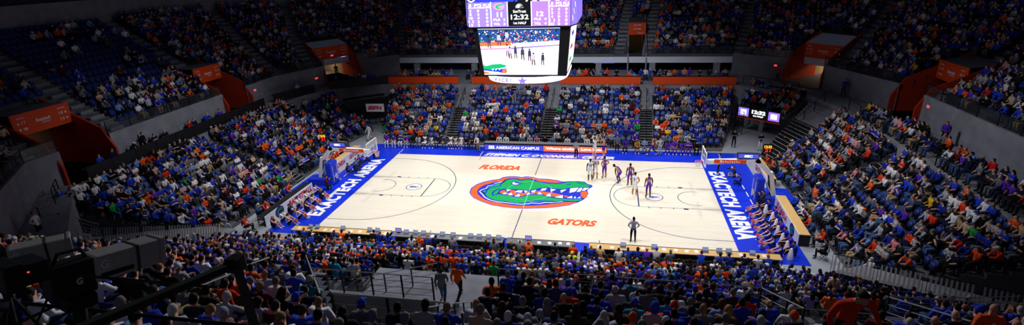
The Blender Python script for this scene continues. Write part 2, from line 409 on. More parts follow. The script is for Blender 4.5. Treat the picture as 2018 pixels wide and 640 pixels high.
CLOTH = {  # everyday colour name -> hex
 'bright blue': '2444c4', 'royal blue': '182e9c', 'navy': '141a3c', 'orange': 'f05a14', 'orange red': 'e03a12', 'white': 'e8e8ea', 'light grey': 'a9acb4', 'dark grey': '3c3e46',
 'black': '101014', 'purple': '5a2bb0', 'light blue': '6a93cf', 'teal': '1f86a8', 'red': 'cc1c1e', 'maroon': '5c1420', 'pink': 'e08a94', 'tan': 'c9a98a', 'brown': '5a3a26', 'olive': '44442c',
 'green': '1d9a4c', 'yellow': 'e8b41c', 'neon yellow': 'd6f032', 'mint': 'a8e0cc', 'lilac': '9a82c8', 'denim blue': '3d5680', 'khaki': 'a08c68', 'plaid blue': '3b4f8e', 'grey': '6c6f78', 'gold': 'b88a2c', 'charcoal': '222429'}
HAIRC = {'black': '0b0908', 'brown': '2e1c12', 'dark': '15100d', 'auburn': '5e2a16', 'blonde': '9c7648', 'grey': '77746f', 'white': 'c4c1ba', 'tan': '8a6a4a'}
SKINC = {'light': 'd39a7c', 'fair': 'e0ae92', 'medium': 'a8704c', 'dark': '4f2e1e'}
def cloth(n): return mat('cloth_'+n, CLOTH[n], .85, spec=.15)
def hairm(n): return mat('hair_'+n, HAIRC[n], .7, spec=.2)
def skinm(n): return mat('skin_'+n, SKINC[n], .6, spec=.25)
def person(loc, rz, pose, shirt, hair, hk='short', trousers='denim blue', skin='light', label=None, group=None, sleeve='long', shorts=False, shoes='dark grey', hatc=None, scale=1.0, calf=None, cat='person'):
    o = bpy.data.objects.new('person', hi_mesh(pose)); COL.objects.link(o); o.location = loc; o.rotation_euler = (0, 0, rz); o.scale = (scale,)*3
    sk = skinm(skin); sh = cloth(shirt) if isinstance(shirt, str) else shirt; tr = cloth(trousers)
    ms = [sk, sh, tr, cloth(shoes), sh if sleeve == 'long' else sk, sk if sleeve == 'none' else sh, cloth(calf) if calf else (sk if shorts else tr)]
    if sleeve == 'white': ms[4] = ms[5] = cloth('white')
    for i, m in enumerate(ms): o.material_slots[i].link = 'OBJECT'; o.material_slots[i].material = m
    if hk != 'bald':
        h = bpy.data.objects.new('cap' if hk == 'cap' else 'beanie' if hk == 'beanie' else 'hood' if hk == 'hood' else 'hair', hair_mesh(hk)); COL.objects.link(h); h.parent = o
        h.location = HI[pose]['head']
        hm = (cloth(hatc or hair) if hk in ('cap', 'beanie', 'hood') else hairm(hair))
        for i in (0, 1): h.material_slots[i].link = 'OBJECT'; h.material_slots[i].material = hm if i == 0 or hk != 'cap' else hairm('brown')
    if label: tag(o, label, cat, group)
    return o

# --- the countless rest of the crowd, gathered into one mesh
PALM = []; PALI = {}
def pal(m):
    if m.name not in PALI: PALI[m.name] = len(PALM); PALM.append(m)
    return PALI[m.name]
class Bulk:
    def __init__(s): s.V = []; s.F = []; s.M = []; s.n = 0
    def add(s, T, loc, rz, sc, mats):
        V, F, C = T; c, q = math.cos(rz), math.sin(rz)
        W = np.empty_like(V); W[:, 0] = (V[:, 0]*c-V[:, 1]*q)*sc+loc[0]; W[:, 1] = (V[:, 0]*q+V[:, 1]*c)*sc+loc[1]; W[:, 2] = V[:, 2]*sc+loc[2]
        s.V.append(W); s.F.append(F+s.n); s.M.append(np.array(mats, np.int32)[C]); s.n += len(V)
    def build(s, name, mats, smooth=True):
        V = np.concatenate(s.V).astype(np.float32); F = np.concatenate(s.F).astype(np.int32); M = np.concatenate(s.M)
        me = bpy.data.meshes.new(name); me.vertices.add(len(V)); me.vertices.foreach_set('co', V.ravel())
        me.loops.add(len(F)*3); me.loops.foreach_set('vertex_index', F.ravel()); me.polygons.add(len(F)); me.polygons.foreach_set('loop_start', np.arange(0, len(F)*3, 3, dtype=np.int32))
        me.polygons.foreach_set('loop_total', np.full(len(F), 3, np.int32))
        for m in mats: me.materials.append(m)
        me.polygons.foreach_set('material_index', M); me.polygons.foreach_set('use_smooth', np.full(len(F), smooth, bool)); me.update(calc_edges=True); me.validate()
        o = bpy.data.objects.new(name, me); COL.objects.link(o); return o
CROWD = Bulk(); LOT = {}
def crowd_add(loc, rz, pose, shirt, hair, hk, trousers, skin, sleeve, sc=1.0, hatc=None):
    if pose not in LOT: LOT[pose] = tri(lo_t(pose))
    a = pal(skinm(skin)); b = pal(cloth(shirt)); c = pal(cloth(trousers)); d = pal(cloth('charcoal'))
    CROWD.add(LOT[pose], loc, rz, sc, [a, b, c, d, b if sleeve == 'long' else a, b, c])
    if hk != 'bald':
        if ('h', hk) not in LOT:
            h = hair_mb(hk, False); LOT[('h', hk)] = tri(dict(V=np.array(h.v), F=h.f, C=h.mi))
        p = LO[pose]['head']*sc; cs, sn = math.cos(rz), math.sin(rz)
        hm = pal(cloth(hatc or 'bright blue') if hk in ('cap', 'beanie', 'hood') else hairm(hair))
        CROWD.add(LOT[('h', hk)], (loc[0]+p.x*cs-p.y*sn, loc[1]+p.x*sn+p.y*cs, loc[2]+p.z), rz, sc, [hm, pal(hairm('brown'))])
NEARFOLK = [tuple(float(x) if k in (2, 3, 4) else int(x) if k == 1 else x for k, x in enumerate(r.split("|"))) for r in """deck9|4|3.62|-26.19|8.0|black|black
deck9|3|4.92|-25.39|7.6|plaid blue|dark
deck9|4|5.36|-26.19|8.0|orange red|blue-cap
deck9|3|5.74|-25.39|7.6|charcoal|black
deck9|4|6.16|-26.19|8.0|bright blue|dark
deck9|7|4.17|-28.59|9.2|dark grey|brown-long
deck9|6|4.44|-27.79|8.8|navy|grey
deck9|5|4.77|-26.99|8.4|royal blue|dark
deck9|6|4.99|-27.79|8.8|light grey|grey-long
deck9|7|5.25|-28.59|9.2|denim blue|dark
deck9|5|5.29|-26.99|8.4|charcoal|tan-bald
deck9|7|5.68|-28.59|9.2|olive|brown-long
deck9|6|5.79|-27.79|8.8|black|black-long
deck9|5|6.08|-26.99|8.4|royal blue|black
deck9|8|4.47|-29.39|9.6|royal blue|white
deck9|8|4.81|-29.39|9.6|bright blue|white
deck9|8|6.18|-29.39|9.6|dark grey|grey
deck9|5|3.4|-26.99|8.4|navy|dark
deck9|8|3.81|-29.39|9.6|tan|grey
deck9|9|3.45|-30.19|10.0|black|black
deck9|8|2.7|-29.39|9.6|light grey|dark
deck9|9|2.71|-30.19|10.0|grey|grey
deck9|8|2.18|-29.39|9.6|navy|dark
deck9|9|1.49|-30.19|10.0|charcoal|black-long
deck9|8|1.4|-29.39|9.6|grey|blue-cap
deck9|9|2.08|-30.19|10.0|dark grey|grey
deck9|8|-0.04|-29.39|9.6|navy|blue-cap
deck9|8|-0.56|-29.39|9.6|black|black-long
deck9|10|-0.3|-30.99|10.4|grey|grey-beanie
deck9|7|-1.55|-28.59|9.2|maroon|blonde
deck9|6|-1.79|-27.79|8.8|white|grey
deck9|5|-2.0|-26.99|8.4|bright blue|dark
deck9|6|-1.03|-27.79|8.8|teal|grey-cap
deck9|4|-2.99|-26.19|8.0|grey|grey-cap
deck9|5|-2.74|-26.99|8.4|light grey|tan-bald
deck9|4|-3.85|-26.19|8.0|orange|dark
deck9|7|-2.48|-28.59|9.2|orange red|brown
deck9|2|6.15|-24.59|7.2|royal blue|black
deck9|3|6.55|-25.39|7.6|light grey|grey-cap
deck9|6|6.54|-27.79|8.8|charcoal|brown-long
deck9|4|6.94|-26.19|8.0|dark grey|white
deck9|5|6.95|-26.99|8.4|teal|blue-cap
deck9|3|7.39|-25.39|7.6|grey|brown
deck9|2|7.78|-24.59|7.2|charcoal|black-curly
deck9|3|8.1|-25.39|7.6|white|dark
deck9|4|7.78|-26.19|8.0|teal|black
deck9|6|7.32|-27.79|8.8|light grey|blue-hood
deck9|5|7.87|-26.99|8.4|royal blue|red-beanie
deck9|2|8.32|-24.59|7.2|dark grey|dark
deck9|4|8.33|-26.19|8.0|grey|grey
deck9|3|8.67|-25.39|7.6|charcoal|black
deck9|2|9.0|-24.59|7.2|dark grey|black-curly
deck9|7|6.82|-28.59|9.2|orange red|orange-beanie
deck9|7|7.44|-28.59|9.2|tan|white
deck9|8|7.44|-29.39|9.6|black|dark-long
deck9|6|7.73|-27.79|8.8|bright blue|black
deck9|6|8.09|-27.79|8.8|royal blue|black
deck9|5|8.48|-26.99|8.4|grey|blonde
deck9|7|8.03|-28.59|9.2|brown|brown
deck9|4|9.05|-26.19|8.0|light blue|auburn-curly
deck9|5|9.0|-26.99|8.4|brown|blonde-curly
deck9|6|8.77|-27.79|8.8|light grey|grey
deck9|4|9.6|-26.19|8.0|bright blue|black
deck9|3|9.93|-25.39|7.6|orange red|dark
deck9|5|9.71|-26.99|8.4|bright blue|dark
deck9|5|10.4|-26.99|8.4|navy|orange-beanie
deck9|4|10.63|-26.19|8.0|white|white
near|8|14.41|-18.14|3.18|lilac|dark-long
deck9|6|9.46|-27.79|8.8|light grey|white
deck9|2|9.78|-24.59|7.2|dark grey|grey
deck9|0|10.03|-23.1|6.4|light grey|dark
deck9|1|10.4|-23.79|6.8|bright blue|grey-cap
deck9|3|9.22|-25.39|7.6|black|black-long
deck9|5|11.06|-26.99|8.4|white|dark-long
near|7|19.9|-17.31|2.82|grey|tan-bald
deck9|4|13.62|-26.19|8.0|navy|tan-fringe
deck9|0|17.59|-23.1|6.4|grey|brown
near|1|1.68|-12.38|0.66|bright blue|dark-long
near|4|1.73|-14.85|1.74|bright blue|dark
near|1|0.87|-12.38|0.66|royal blue|blue-cap
near|0|0.86|-11.56|0.3|pink|blonde
near|5|2.81|-15.67|2.1|brown|black-long
near|1|2.93|-12.38|0.66|black|dark
near|4|3.17|-14.85|1.74|royal blue|dark
near|2|3.53|-13.2|1.02|royal blue|dark
near|5|4.09|-15.67|2.1|orange red|dark
near|3|4.25|-14.03|1.38|white|brown
near|0|4.35|-11.56|0.3|neon yellow|neon-cap
near|5|4.78|-15.67|2.1|royal blue|black
near|6|5.15|-16.49|2.46|black|dark-hood
near|3|5.37|-14.03|1.38|purple|tan-bald
near|1|5.07|-12.38|0.66|bright blue|dark
near|7|5.64|-17.31|2.82|light grey|blonde-long
deck9|0|5.1|-23.1|6.4|royal blue|dark
near|0|5.75|-11.56|0.3|pink|brown
near|2|6.09|-13.2|1.02|bright blue|tan
near|5|5.96|-15.67|2.1|black|black
near|8|6.24|-18.14|3.18|royal blue|dark
deck9|3|4.12|-25.39|7.6|navy|dark
deck9|0|3.89|-23.1|6.4|grey|grey
near|8|3.72|-18.14|3.18|charcoal|black
deck9|1|3.73|-23.79|6.8|navy|dark
near|7|3.89|-17.31|2.82|royal blue|dark
deck9|1|3.23|-23.79|6.8|bright blue|grey
near|0|3.74|-11.56|0.3|royal blue|dark-long
near|0|3.22|-11.56|0.3|navy|dark
near|1|-5.21|-12.38|0.66|olive|grey
near|0|-4.37|-11.56|0.3|white|dark
near|3|-3.63|-14.03|1.38|bright blue|dark
near|2|-4.44|-13.2|1.02|orange|brown
near|6|-2.88|-16.49|2.46|navy|dark
near|6|-3.48|-16.49|2.46|white|dark
near|5|-4.26|-15.67|2.1|black|dark-long
near|4|-2.98|-14.85|1.74|grey|dark
near|4|-2.4|-14.85|1.74|orange|dark
near|6|-1.88|-16.49|2.46|navy|dark
near|5|-2.0|-15.67|2.1|orange|dark
near|1|-2.44|-12.38|0.66|orange|dark
near|0|-2.1|-11.56|0.3|purple|dark
near|0|-2.62|-11.56|0.3|royal blue|blue-cap
near|1|-1.45|-12.38|0.66|bright blue|dark
near|3|-1.94|-14.03|1.38|royal blue|dark
near|4|-1.15|-14.85|1.74|light grey|blue-cap
near|4|-0.48|-14.85|1.74|royal blue|dark
near|3|-0.35|-14.03|1.38|bright blue|blonde
near|0|-0.53|-11.56|0.3|red|blue-cap
near|0|-1.23|-11.56|0.3|white|dark
near|3|0.68|-14.03|1.38|black|black
near|2|0.69|-13.2|1.02|navy|dark
near|6|0.93|-16.49|2.46|green|dark
deck9|3|3.11|-25.39|7.6|orange|brown
near|6|0.03|-16.49|2.46|navy|grey
near|6|-0.67|-16.49|2.46|bright blue|red-cap
near|0|6.45|-11.56|0.3|orange|dark
near|1|6.32|-12.38|0.66|black|dark-long
near|3|6.59|-14.03|1.38|black|black
near|0|7.32|-11.56|0.3|light grey|grey
near|1|7.4|-12.38|0.66|brown|brown-long
near|4|7.01|-14.85|1.74|purple|orange-cap
near|5|7.23|-15.67|2.1|light grey|white-cap
near|1|7.93|-12.38|0.66|orange|tan
near|0|7.84|-11.56|0.3|navy|dark
near|0|8.54|-11.56|0.3|navy|dark
near|1|8.83|-12.38|0.66|pink|dark
near|6|7.56|-16.49|2.46|royal blue|blue-cap
near|5|8.02|-15.67|2.1|bright blue|dark
near|4|8.54|-14.85|1.74|light blue|dark
near|6|9.07|-16.49|2.46|royal blue|grey
near|0|9.59|-11.56|0.3|bright blue|dark
near|2|9.67|-13.2|1.02|mint|orange-cap
near|4|9.6|-14.85|1.74|bright blue|white-cap
near|6|9.67|-16.49|2.46|navy|dark
near|5|10.08|-15.67|2.1|purple|dark
near|2|10.77|-13.2|1.02|plaid blue|dark
near|3|11.0|-14.03|1.38|orange|brown-long
courtside|0|11.66|-10.15|0.0|bright blue|auburn
near|0|10.2|-11.56|0.3|white|brown
near|1|10.35|-12.38|0.66|royal blue|brown-long
near|0|10.81|-11.56|0.3|black|dark
courtside|0|9.92|-10.15|0.0|grey|grey
deck9|0|7.04|-23.1|6.4|teal|black
deck9|1|7.46|-23.79|6.8|dark grey|grey
deck9|0|6.49|-23.1|6.4|purple|dark
near|7|6.15|-17.31|2.82|royal blue|dark
near|0|9.06|-11.56|0.3|brown|brown-long
near|8|8.65|-18.14|3.18|brown|dark
near|7|10.15|-17.31|2.82|bright blue|tan
near|5|10.67|-15.67|2.1|black|dark-long
courtside|0|12.65|-10.15|0.0|bright blue|dark
courtside|0|13.18|-10.15|0.0|royal blue|dark
courtside|0|14.69|-10.15|0.0|white|black
courtside|0|15.3|-10.15|0.0|bright blue|blonde
near|3|12.22|-14.03|1.38|orange red|dark
near|4|11.62|-14.85|1.74|bright blue|dark
near|1|11.33|-12.38|0.66|orange|dark
near|2|11.41|-13.2|1.02|black|dark-long
near|6|10.57|-16.49|2.46|dark grey|dark
near|0|-10.12|-11.56|0.3|lilac|white
near|2|-8.2|-13.2|1.02|royal blue|brown
near|0|-6.64|-11.56|0.3|orange|white-cap
near|3|-7.29|-14.03|1.38|orange|dark
near|7|-7.81|-17.31|2.82|bright blue|black
near_left|0|-7.0|-18.89|3.6|bright blue|dark
near_left|0|-6.16|-18.89|3.6|maroon|dark
near|8|-5.81|-18.14|3.18|tan|dark
near|8|-5.29|-18.14|3.18|orange|dark
near_left|0|-4.6|-18.89|3.6|royal blue|dark
near_left|1|-4.64|-19.61|4.06|light grey|dark
near|7|-5.24|-17.31|2.82|bright blue|brown
near_left|3|-4.81|-21.05|4.98|royal blue|dark
near_left|4|-5.15|-21.77|5.44|royal blue|dark
near_left|1|-5.23|-19.61|4.06|black|dark-long
near|5|-5.93|-15.67|2.1|brown|brown
near|3|-6.64|-14.03|1.38|gold|dark
near|3|-14.89|-14.03|1.38|bright blue|brown
near|7|-11.91|-17.31|2.82|orange red|black
near|4|-13.16|-14.85|1.74|light blue|brown
near|8|-9.27|-18.14|3.18|bright blue|dark
deck9|3|-4.03|-25.39|7.6|royal blue|dark
deck9|4|-5.15|-26.19|8.0|light grey|white-cap
deck9|3|-5.59|-25.39|7.6|white|white
near|2|-11.59|-13.2|1.02|white|dark
near|0|-13.7|-11.56|0.3|lilac|grey
near|4|-9.8|-14.85|1.74|royal blue|dark
near|8|-8.64|-18.14|3.18|maroon|brown
near_left|3|-5.63|-21.05|4.98|royal blue|dark
deck9|3|-3.01|-25.39|7.6|brown|auburn-long
near_left|4|-6.8|-21.77|5.44|black|dark
deck9|0|-5.97|-23.1|6.4|black|dark
deck9|1|-6.08|-23.79|6.8|charcoal|grey
deck9|9|-1.14|-30.19|10.0|light grey|white
deck9|7|-0.42|-28.59|9.2|navy|dark
deck9|8|-1.41|-29.39|9.6|brown|tan-bald
deck9|8|-2.19|-29.39|9.6|charcoal|brown
deck9|9|-1.69|-30.19|10.0|dark grey|dark
deck9|7|-3.19|-28.59|9.2|brown|brown
deck9|8|-2.78|-29.39|9.6|grey|grey
deck9|5|-5.44|-26.99|8.4|light grey|white-cap
deck9|6|-4.89|-27.79|8.8|black|dark""".split("\n")]
CLEAR = [(10.98, -27.9), (10.9, -28.9), (10.8, -29.7)]
concrete = mat('concrete', '84848a', .85, noise=.18, scale=1.2, bump=.1)
concrete_d = mat('dark_concrete', '5c5c62', .85, noise=.15, scale=1.5)
black_m = mat('matte_black', '0c0c0f', .6); step_m = mat('black_step', '15161a', .6); nosing = mat('step_nosing', 'b9bcc0', .6)
seat_m = mat('seat_blue', '24377a', .42, spec=.4); seat_arm = mat('seat_arm', '0d0f16', .5)
steel = mat('brushed_steel', '9a9da2', .35, .9); rail_m = mat('dark_rail', '1b1c20', .45, .4)
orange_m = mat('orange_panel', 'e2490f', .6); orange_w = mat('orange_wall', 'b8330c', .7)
def terrace(b, pt, n, z0, rise, base, t0=0, t1=1, sub=1, m=0, mr=None, nose=None):
    N = n*sub; z = lambda i: z0+rise/sub*(i-(sub-1))
    for i in range(N):
        a, c = pt(t0, i/N), pt(t1, i/N); e, f = pt(t0, (i+1)/N), pt(t1, (i+1)/N); zl = z(i-1) if i else base; zi = z(i)
        b.quad((*a, zl), (*c, zl), (*c, zi), (*a, zi), m if mr is None else mr)
        b.quad((*a, zi), (*c, zi), (*f, zi), (*e, zi), m)
        for p, q in ((a, e), (c, f)): b.quad((*p, base), (*q, base), (*q, zi), (*p, zi), m)
        if nose is not None:
            g, h = pt(t0, i/N), pt(t1, i/N); g2, h2 = pt(t0, (i+.16)/N), pt(t1, (i+.16)/N)
            b.quad((*g, zi+.004), (*h, zi+.004), (*h2, zi+.004), (*g2, zi+.004), nose)
    a, c = pt(t0, 1), pt(t1, 1); b.quad((*a, base), (*c, base), (*c, z(N-1)), (*a, z(N-1)), m)
def q2(q):
    return lambda t, s: tuple(lower_pt(q, t, s))
for nm, q in LOWER.items():
    b = MB(); terrace(b, q2(q[:4]), q[4], q[5], q[6], 2.3 if nm == 'tunnel_top' else 0.0)
    struct(b.build('terrace_'+nm, concrete_d))
# aisles of the lower stands
def lower_aisle(name, qa, qb, nblack, ntot, z0, rise):
    a, b_ = LOWER[qa], LOWER[qb]; q = (a[1], b_[0], a[3], b_[2]); b = MB()
    k = nblack/ntot; qk = (q[0], q[1], tuple(Vector(q[0]).lerp(Vector(q[2]), k)), tuple(Vector(q[1]).lerp(Vector(q[3]), k)))
    terrace(b, q2(qk), nblack, z0, rise, 0, sub=2, m=1, nose=2)
    qt = (qk[2], qk[3], q[2], q[3]); terrace(b, q2(qt), ntot-nblack, z0+rise*nblack, rise, 0, sub=2, m=0)
    struct(b.build(name, [concrete, step_m, nosing]))
lower_aisle('stairs_far_1', 'far_a', 'far_b', 8, 11, .1, .28); lower_aisle('stairs_far_2', 'far_b', 'far_c', 8, 11, .1, .28); lower_aisle('stairs_far_3', 'far_c', 'far_d', 8, 11, .1, .28)
lower_aisle('stairs_left_1', 'left_a', 'left_b', 11, 12, .3, .255)
lower_aisle('stairs_left_2', 'left_b', 'left_c', 8, 10, .3, .27)
def free_aisle(name, q, nb, nt, z0, rise, base=0):
    b = MB(); k = nb/nt; m1 = tuple(Vector(q[0]).lerp(Vector(q[2]), k)); m2 = tuple(Vector(q[1]).lerp(Vector(q[3]), k))
    if nb: terrace(b, q2((q[0], q[1], m1, m2)), nb, z0, rise, base, sub=2, m=1, nose=2)
    if nt > nb: terrace(b, q2((m1, m2, q[2], q[3])), nt-nb, z0+rise*nb, rise, base, sub=2, m=0)
    struct(b.build(name, [concrete, step_m, nosing]))
free_aisle('stairs_right_1', ((19.9, 1.0), (19.9, -.2), (26.4, 1.6), (26.4, .4)), 8, 9, .3, .35)
free_aisle('stairs_right_2', ((19.2, 9.2), (19.9, 6.8), (25.2, 15.6), (26.4, 11.6)), 7, 10, .3, .37)
# deck
dk = MB()
for seg in range(NSEG):
    for i in range(NDECK):
        z = ZC+DR*(i+1)
        for t0, t1 in vom_cut(seg, i, False):
            a, c = deck_pt(seg, t0, i*DT), deck_pt(seg, t1, i*DT); e, f = deck_pt(seg, t0, (i+1)*DT), deck_pt(seg, t1, (i+1)*DT)
            zl = z-DR if i else ZC
            dk.quad((*a, zl), (*c, zl), (*c, z), (*a, z)); dk.quad((*a, z), (*c, z), (*f, z), (*e, z))
struct(dk.build('deck_terrace', concrete_d))
# stairs up the deck
st = MB()
for seg, tf, tb in AISLES:
    if seg == 4 and tf == .36: pass
    L = (CP[(seg+1) % NSEG]-CP[seg]).length
    for k in range(NDECK*2):
        d0, d1 = k*DT/2, (k+1)*DT/2; z = ZC+DR*(k//2+1)+(.2 if k % 2 else 0)
        tm = tf+(tb-tf)*(d0+.2)/13; h = .56/L
        if any(t0-h*.3 < tm < t1+h*.3 for t0, t1 in vom_cut(seg, k//2, False)):
            a, c = deck_pt(seg, tm-h, d0), deck_pt(seg, tm+h, d0); e, f = deck_pt(seg, tm-h, d1), deck_pt(seg, tm+h, d1)
            z0 = z-.2; st.quad((*a, z0), (*c, z0), (*c, z+.01), (*a, z+.01)); st.quad((*a, z+.01), (*c, z+.01), (*f, z+.01), (*e, z+.01))
            for p, q in ((a, e), (c, f)): st.quad((*p, z-.3), (*q, z-.3), (*q, z+.01), (*p, z+.01))
struct(st.build('deck_stairs', concrete))
# fascia under the deck front, back wall, walkway level
WALKZ = [3.5, 4.1, 4.1, 4.1, 4.1, 4.1, 4.0, 4.1, 4.1, 3.4]
fw = MB(); INS = .9
for seg in range(NSEG):
    for t0, t1 in vom_cut(seg, 0, False):
        a, c = deck_pt(seg, t0, 0), deck_pt(seg, t1, 0); a2, c2 = deck_pt(seg, t0, -.18), deck_pt(seg, t1, -.18)
        zw0 = WALKZ[seg]*(1-t0)+WALKZ[(seg+1) % NSEG]*t0; zw1 = WALKZ[seg]*(1-t1)+WALKZ[(seg+1) % NSEG]*t1
        lowz = (5.45, 5.45) if seg == 4 else (0, 0) if seg == 9 and False else (zw0, zw1)
        if seg == 4:       # the far side is open below: a pale beam
            continue
        fw.quad((*a2, lowz[0]), (*c2, lowz[1]), (*c2, ZC+.45), (*a2, ZC+.45)); fw.quad((*a2, ZC+.45), (*c2, ZC+.45), (*c, ZC+.45), (*a, ZC+.45)); fw.quad((*a, ZC), (*c, ZC), (*c, ZC+.45), (*a, ZC+.45))
struct(fw.build('wall_deck_front', concrete))
bw = MB()
for seg in range(NSEG):
    d = NDECK*DT+.2; a, c = deck_pt(seg, 0, d), deck_pt(seg, 1, d); a2, c2 = deck_pt(seg, 0, d+.3), deck_pt(seg, 1, d+.3); z = ZC+DR*NDECK
    bw.quad((*a, z-1), (*c, z-1), (*c, z+2.6), (*a, z+2.6)); bw.quad((*a, z+2.6), (*c, z+2.6), (*c2, z+2.6), (*a2, z+2.6)); bw.quad((*a2, 0), (*c2, 0), (*c2, z+2.6), (*a2, z+2.6))
struct(bw.build('wall_back', concrete))
# upper terrace beyond the back wall on the left
ut = MB()
for i in range(8):
    for seg in (1, 2, 3):
        d = NDECK*DT+.3+i*DT; z = ZC+DR*NDECK+2.0+.45*i; a, c = deck_pt(seg, 0, d), deck_pt(seg, 1, d); e, f = deck_pt(seg, 0, d+DT), deck_pt(seg, 1, d+DT)
        ut.quad((*a, z-.45), (*c, z-.45), (*c, z), (*a, z)); ut.quad((*a, z), (*c, z), (*f, z), (*e, z))
struct(ut.build('terrace_top', concrete_d))
# walkway slabs between the lower stands and the deck front
WB = [(-22.2, -18.4), (-29.4, -11.4), (-29.4, 12.6), (-25.2, 19.4), (-20.5, 20.7), (19.5, 20.7), (25.4, 16.8), (26.4, 11.6), (26.6, -13.4), (21.2, -18.4)]
wk = MB()
for k in range(NSEG):
    k2 = (k+1) % NSEG; a, c = WB[k], WB[k2]; e = deck_pt(k, 0, 5.6); f = deck_pt(k, 1, 5.6)
    z1, z2 = WALKZ[k], WALKZ[k2]
    wk.quad((*a, z1), (*c, z2), (*f, z2), (*e, z1)); wk.quad((*a, 0), (*c, 0), (*c, z2), (*a, z1))
struct(wk.build('floor_walkway', concrete))

# ------------------------------------------------------------------ seats
def seat_parts(hi=True):
    bk = MB(); n = 7 if hi else 3
    # curved backrest shell, facing +Y, hinge at origin (hips), floor at z=0
    def shell(z0, z1, y0, y1, th, wid, cr):
        vs = []; fs = []
        for s in (0, 1):
            for j in range(n):
                x = -wid/2+wid*j/(n-1); e = abs(2*j/(n-1)-1)
                for k, (z, y) in enumerate(((z0, y0), ((z0+z1)/2, (y0+y1)/2-.02), (z1, y1))):
                    zz = z-(.05*e**3 if k == 2 else 0); vs.append((x*(1-.1*(k == 2)), y+cr*e*e-s*th, zz))
        for j in range(n-1):
            for k in range(2):
                a = j*3+k; fs.append((a, a+3, a+4, a+1)); fs.append((n*3+a, n*3+a+1, n*3+a+4, n*3+a+3))
            fs.append((j*3+2, j*3+5, n*3+j*3+5, n*3+j*3+2)); fs.append((j*3, n*3+j*3, n*3+j*3+3, j*3+3))
        for j in (0, n-1):
            for k in range(2): fs.append((j*3+k, j*3+k+1, n*3+j*3+k+1, n*3+j*3+k))
        return vs, fs
    bk.add(*shell(.40, .86, -.16, -.24, .035, .46, .05))
    pn = MB(); pn.add(*shell(.40, .76, .02, -.06, .05, .44, -.03))
    fr = MB()
    fr.box((0, -.14, .2), (.08, .12, .4))
    for s in (-1, 1): fr.box((s*.25, -.05, .6), (.03, .24, .035)); fr.box((s*.25, -.13, .4), (.03, .06, .4))
    fr.box((0, -.13, .42), (.5, .04, .04))
    return bk, pn, fr
SB, SP, SF = seat_parts(); LB, LP, _ = seat_parts(False)
seat_me = [SF.mesh('seat_frame', seat_arm), SB.mesh('seat_backrest', seat_m, True), SP.mesh('seat_pan', seat_m, True)]
lowseat = MB(); lowseat.add(LB.v, LB.f, 0); lowseat.add(LP.v, LP.f, 0); LSEAT = tri(dict(V=np.array(lowseat.v), F=lowseat.f, C=lowseat.mi)); LBACK = tri(dict(V=np.array(LB.v), F=LB.f, C=LB.mi))
SEATS = Bulk(); SEATMATS = [seat_m]
def seat_obj(loc, rz, label, group):
    o = bpy.data.objects.new('stadium_seat', seat_me[0]); COL.objects.link(o); o.location = loc; o.rotation_euler = (0, 0, rz)
    for nm, me in (('backrest', seat_me[1]), ('seat', seat_me[2])):
        c = bpy.data.objects.new(nm, me); COL.objects.link(c); c.parent = o
    return tag(o, label, 'seat', group)

# ------------------------------------------------------------------ who sits where
MIX = {
 'bright': [('bright blue', 16), ('royal blue', 10), ('orange', 6.5), ('orange red', 4), ('white', 12), ('light grey', 9), ('grey', 9), ('black', 12), ('navy', 10), ('light blue', 4), ('pink', 1.5), ('red', 1.5), ('purple', 3), ('tan', 3), ('charcoal', 9), ('dark grey', 6), ('denim blue', 4), ('maroon', 1), ('green', .6), ('yellow', .5), ('khaki', 1)],
 'near': [('bright blue', 17), ('royal blue', 15), ('orange', 7), ('orange red', 5), ('white', 8), ('light grey', 6), ('grey', 6), ('black', 12), ('navy', 8), ('light blue', 3), ('maroon', 2), ('tan', 2), ('purple', 2), ('charcoal', 6), ('teal', 1)]}
OCC = {'far_a': .74, 'far_b': .62, 'far_c': .60, 'far_d': .74, 'left_a': .86, 'left_b': .84, 'left_c': .5, 'right_a': .86, 'right_b': .78, 'right_corner': .7, 'tunnel_top': .85, 'courtside': 1.1, 'club': .6, 'press': .5, 'walk': .7, 'media': .85, 'near': .97, 'near_left': .96,
       'deck1': .55, 'deck2': .78, 'deck3': .76, 'deck4': .74, 'deck5': .72, 'deck6': .78, 'deck7': .74, 'deck8': .8, 'deck9': .9, 'deck0': .7}
HK = [('short', 50), ('thin', 12), ('fringe', 7), ('long', 16), ('pony', 6), ('bun', 2), ('curly', 3), ('cap', 8), ('bald', 3), ('beanie', 1)]
def pick(w): return RNG.choice([a for a, _ in w], p=np.array([b for _, b in w], float)/sum(b for _, b in w))
EMPTY = []; TAKEN = {}
for sec, row, x, y in [(p[0], p[1], p[2], p[3]) for p in NEARFOLK]: TAKEN.setdefault((sec, row), []).append((x, y))
def patch(sec, row, x, y):
    """local fill: whole blocks of the left deck stand nearly empty"""
    o = OCC.get(sec, .7)
    if sec == 'deck1':
        if y < 7.5: o = .20 if (row > 5 and y > -3) else .34
        if y < -1 and row > 9: o = .12
        if y > 9: o = .86
    if sec == 'deck1' and row < 4 and y > -2: o = .85
    if sec == 'deck2' and row > 8: o = .8
    if sec in ('far_b', 'far_c') and row in (6, 7): o *= .75
    if sec == 'far_a' and row > 9: o *= .9
    return o
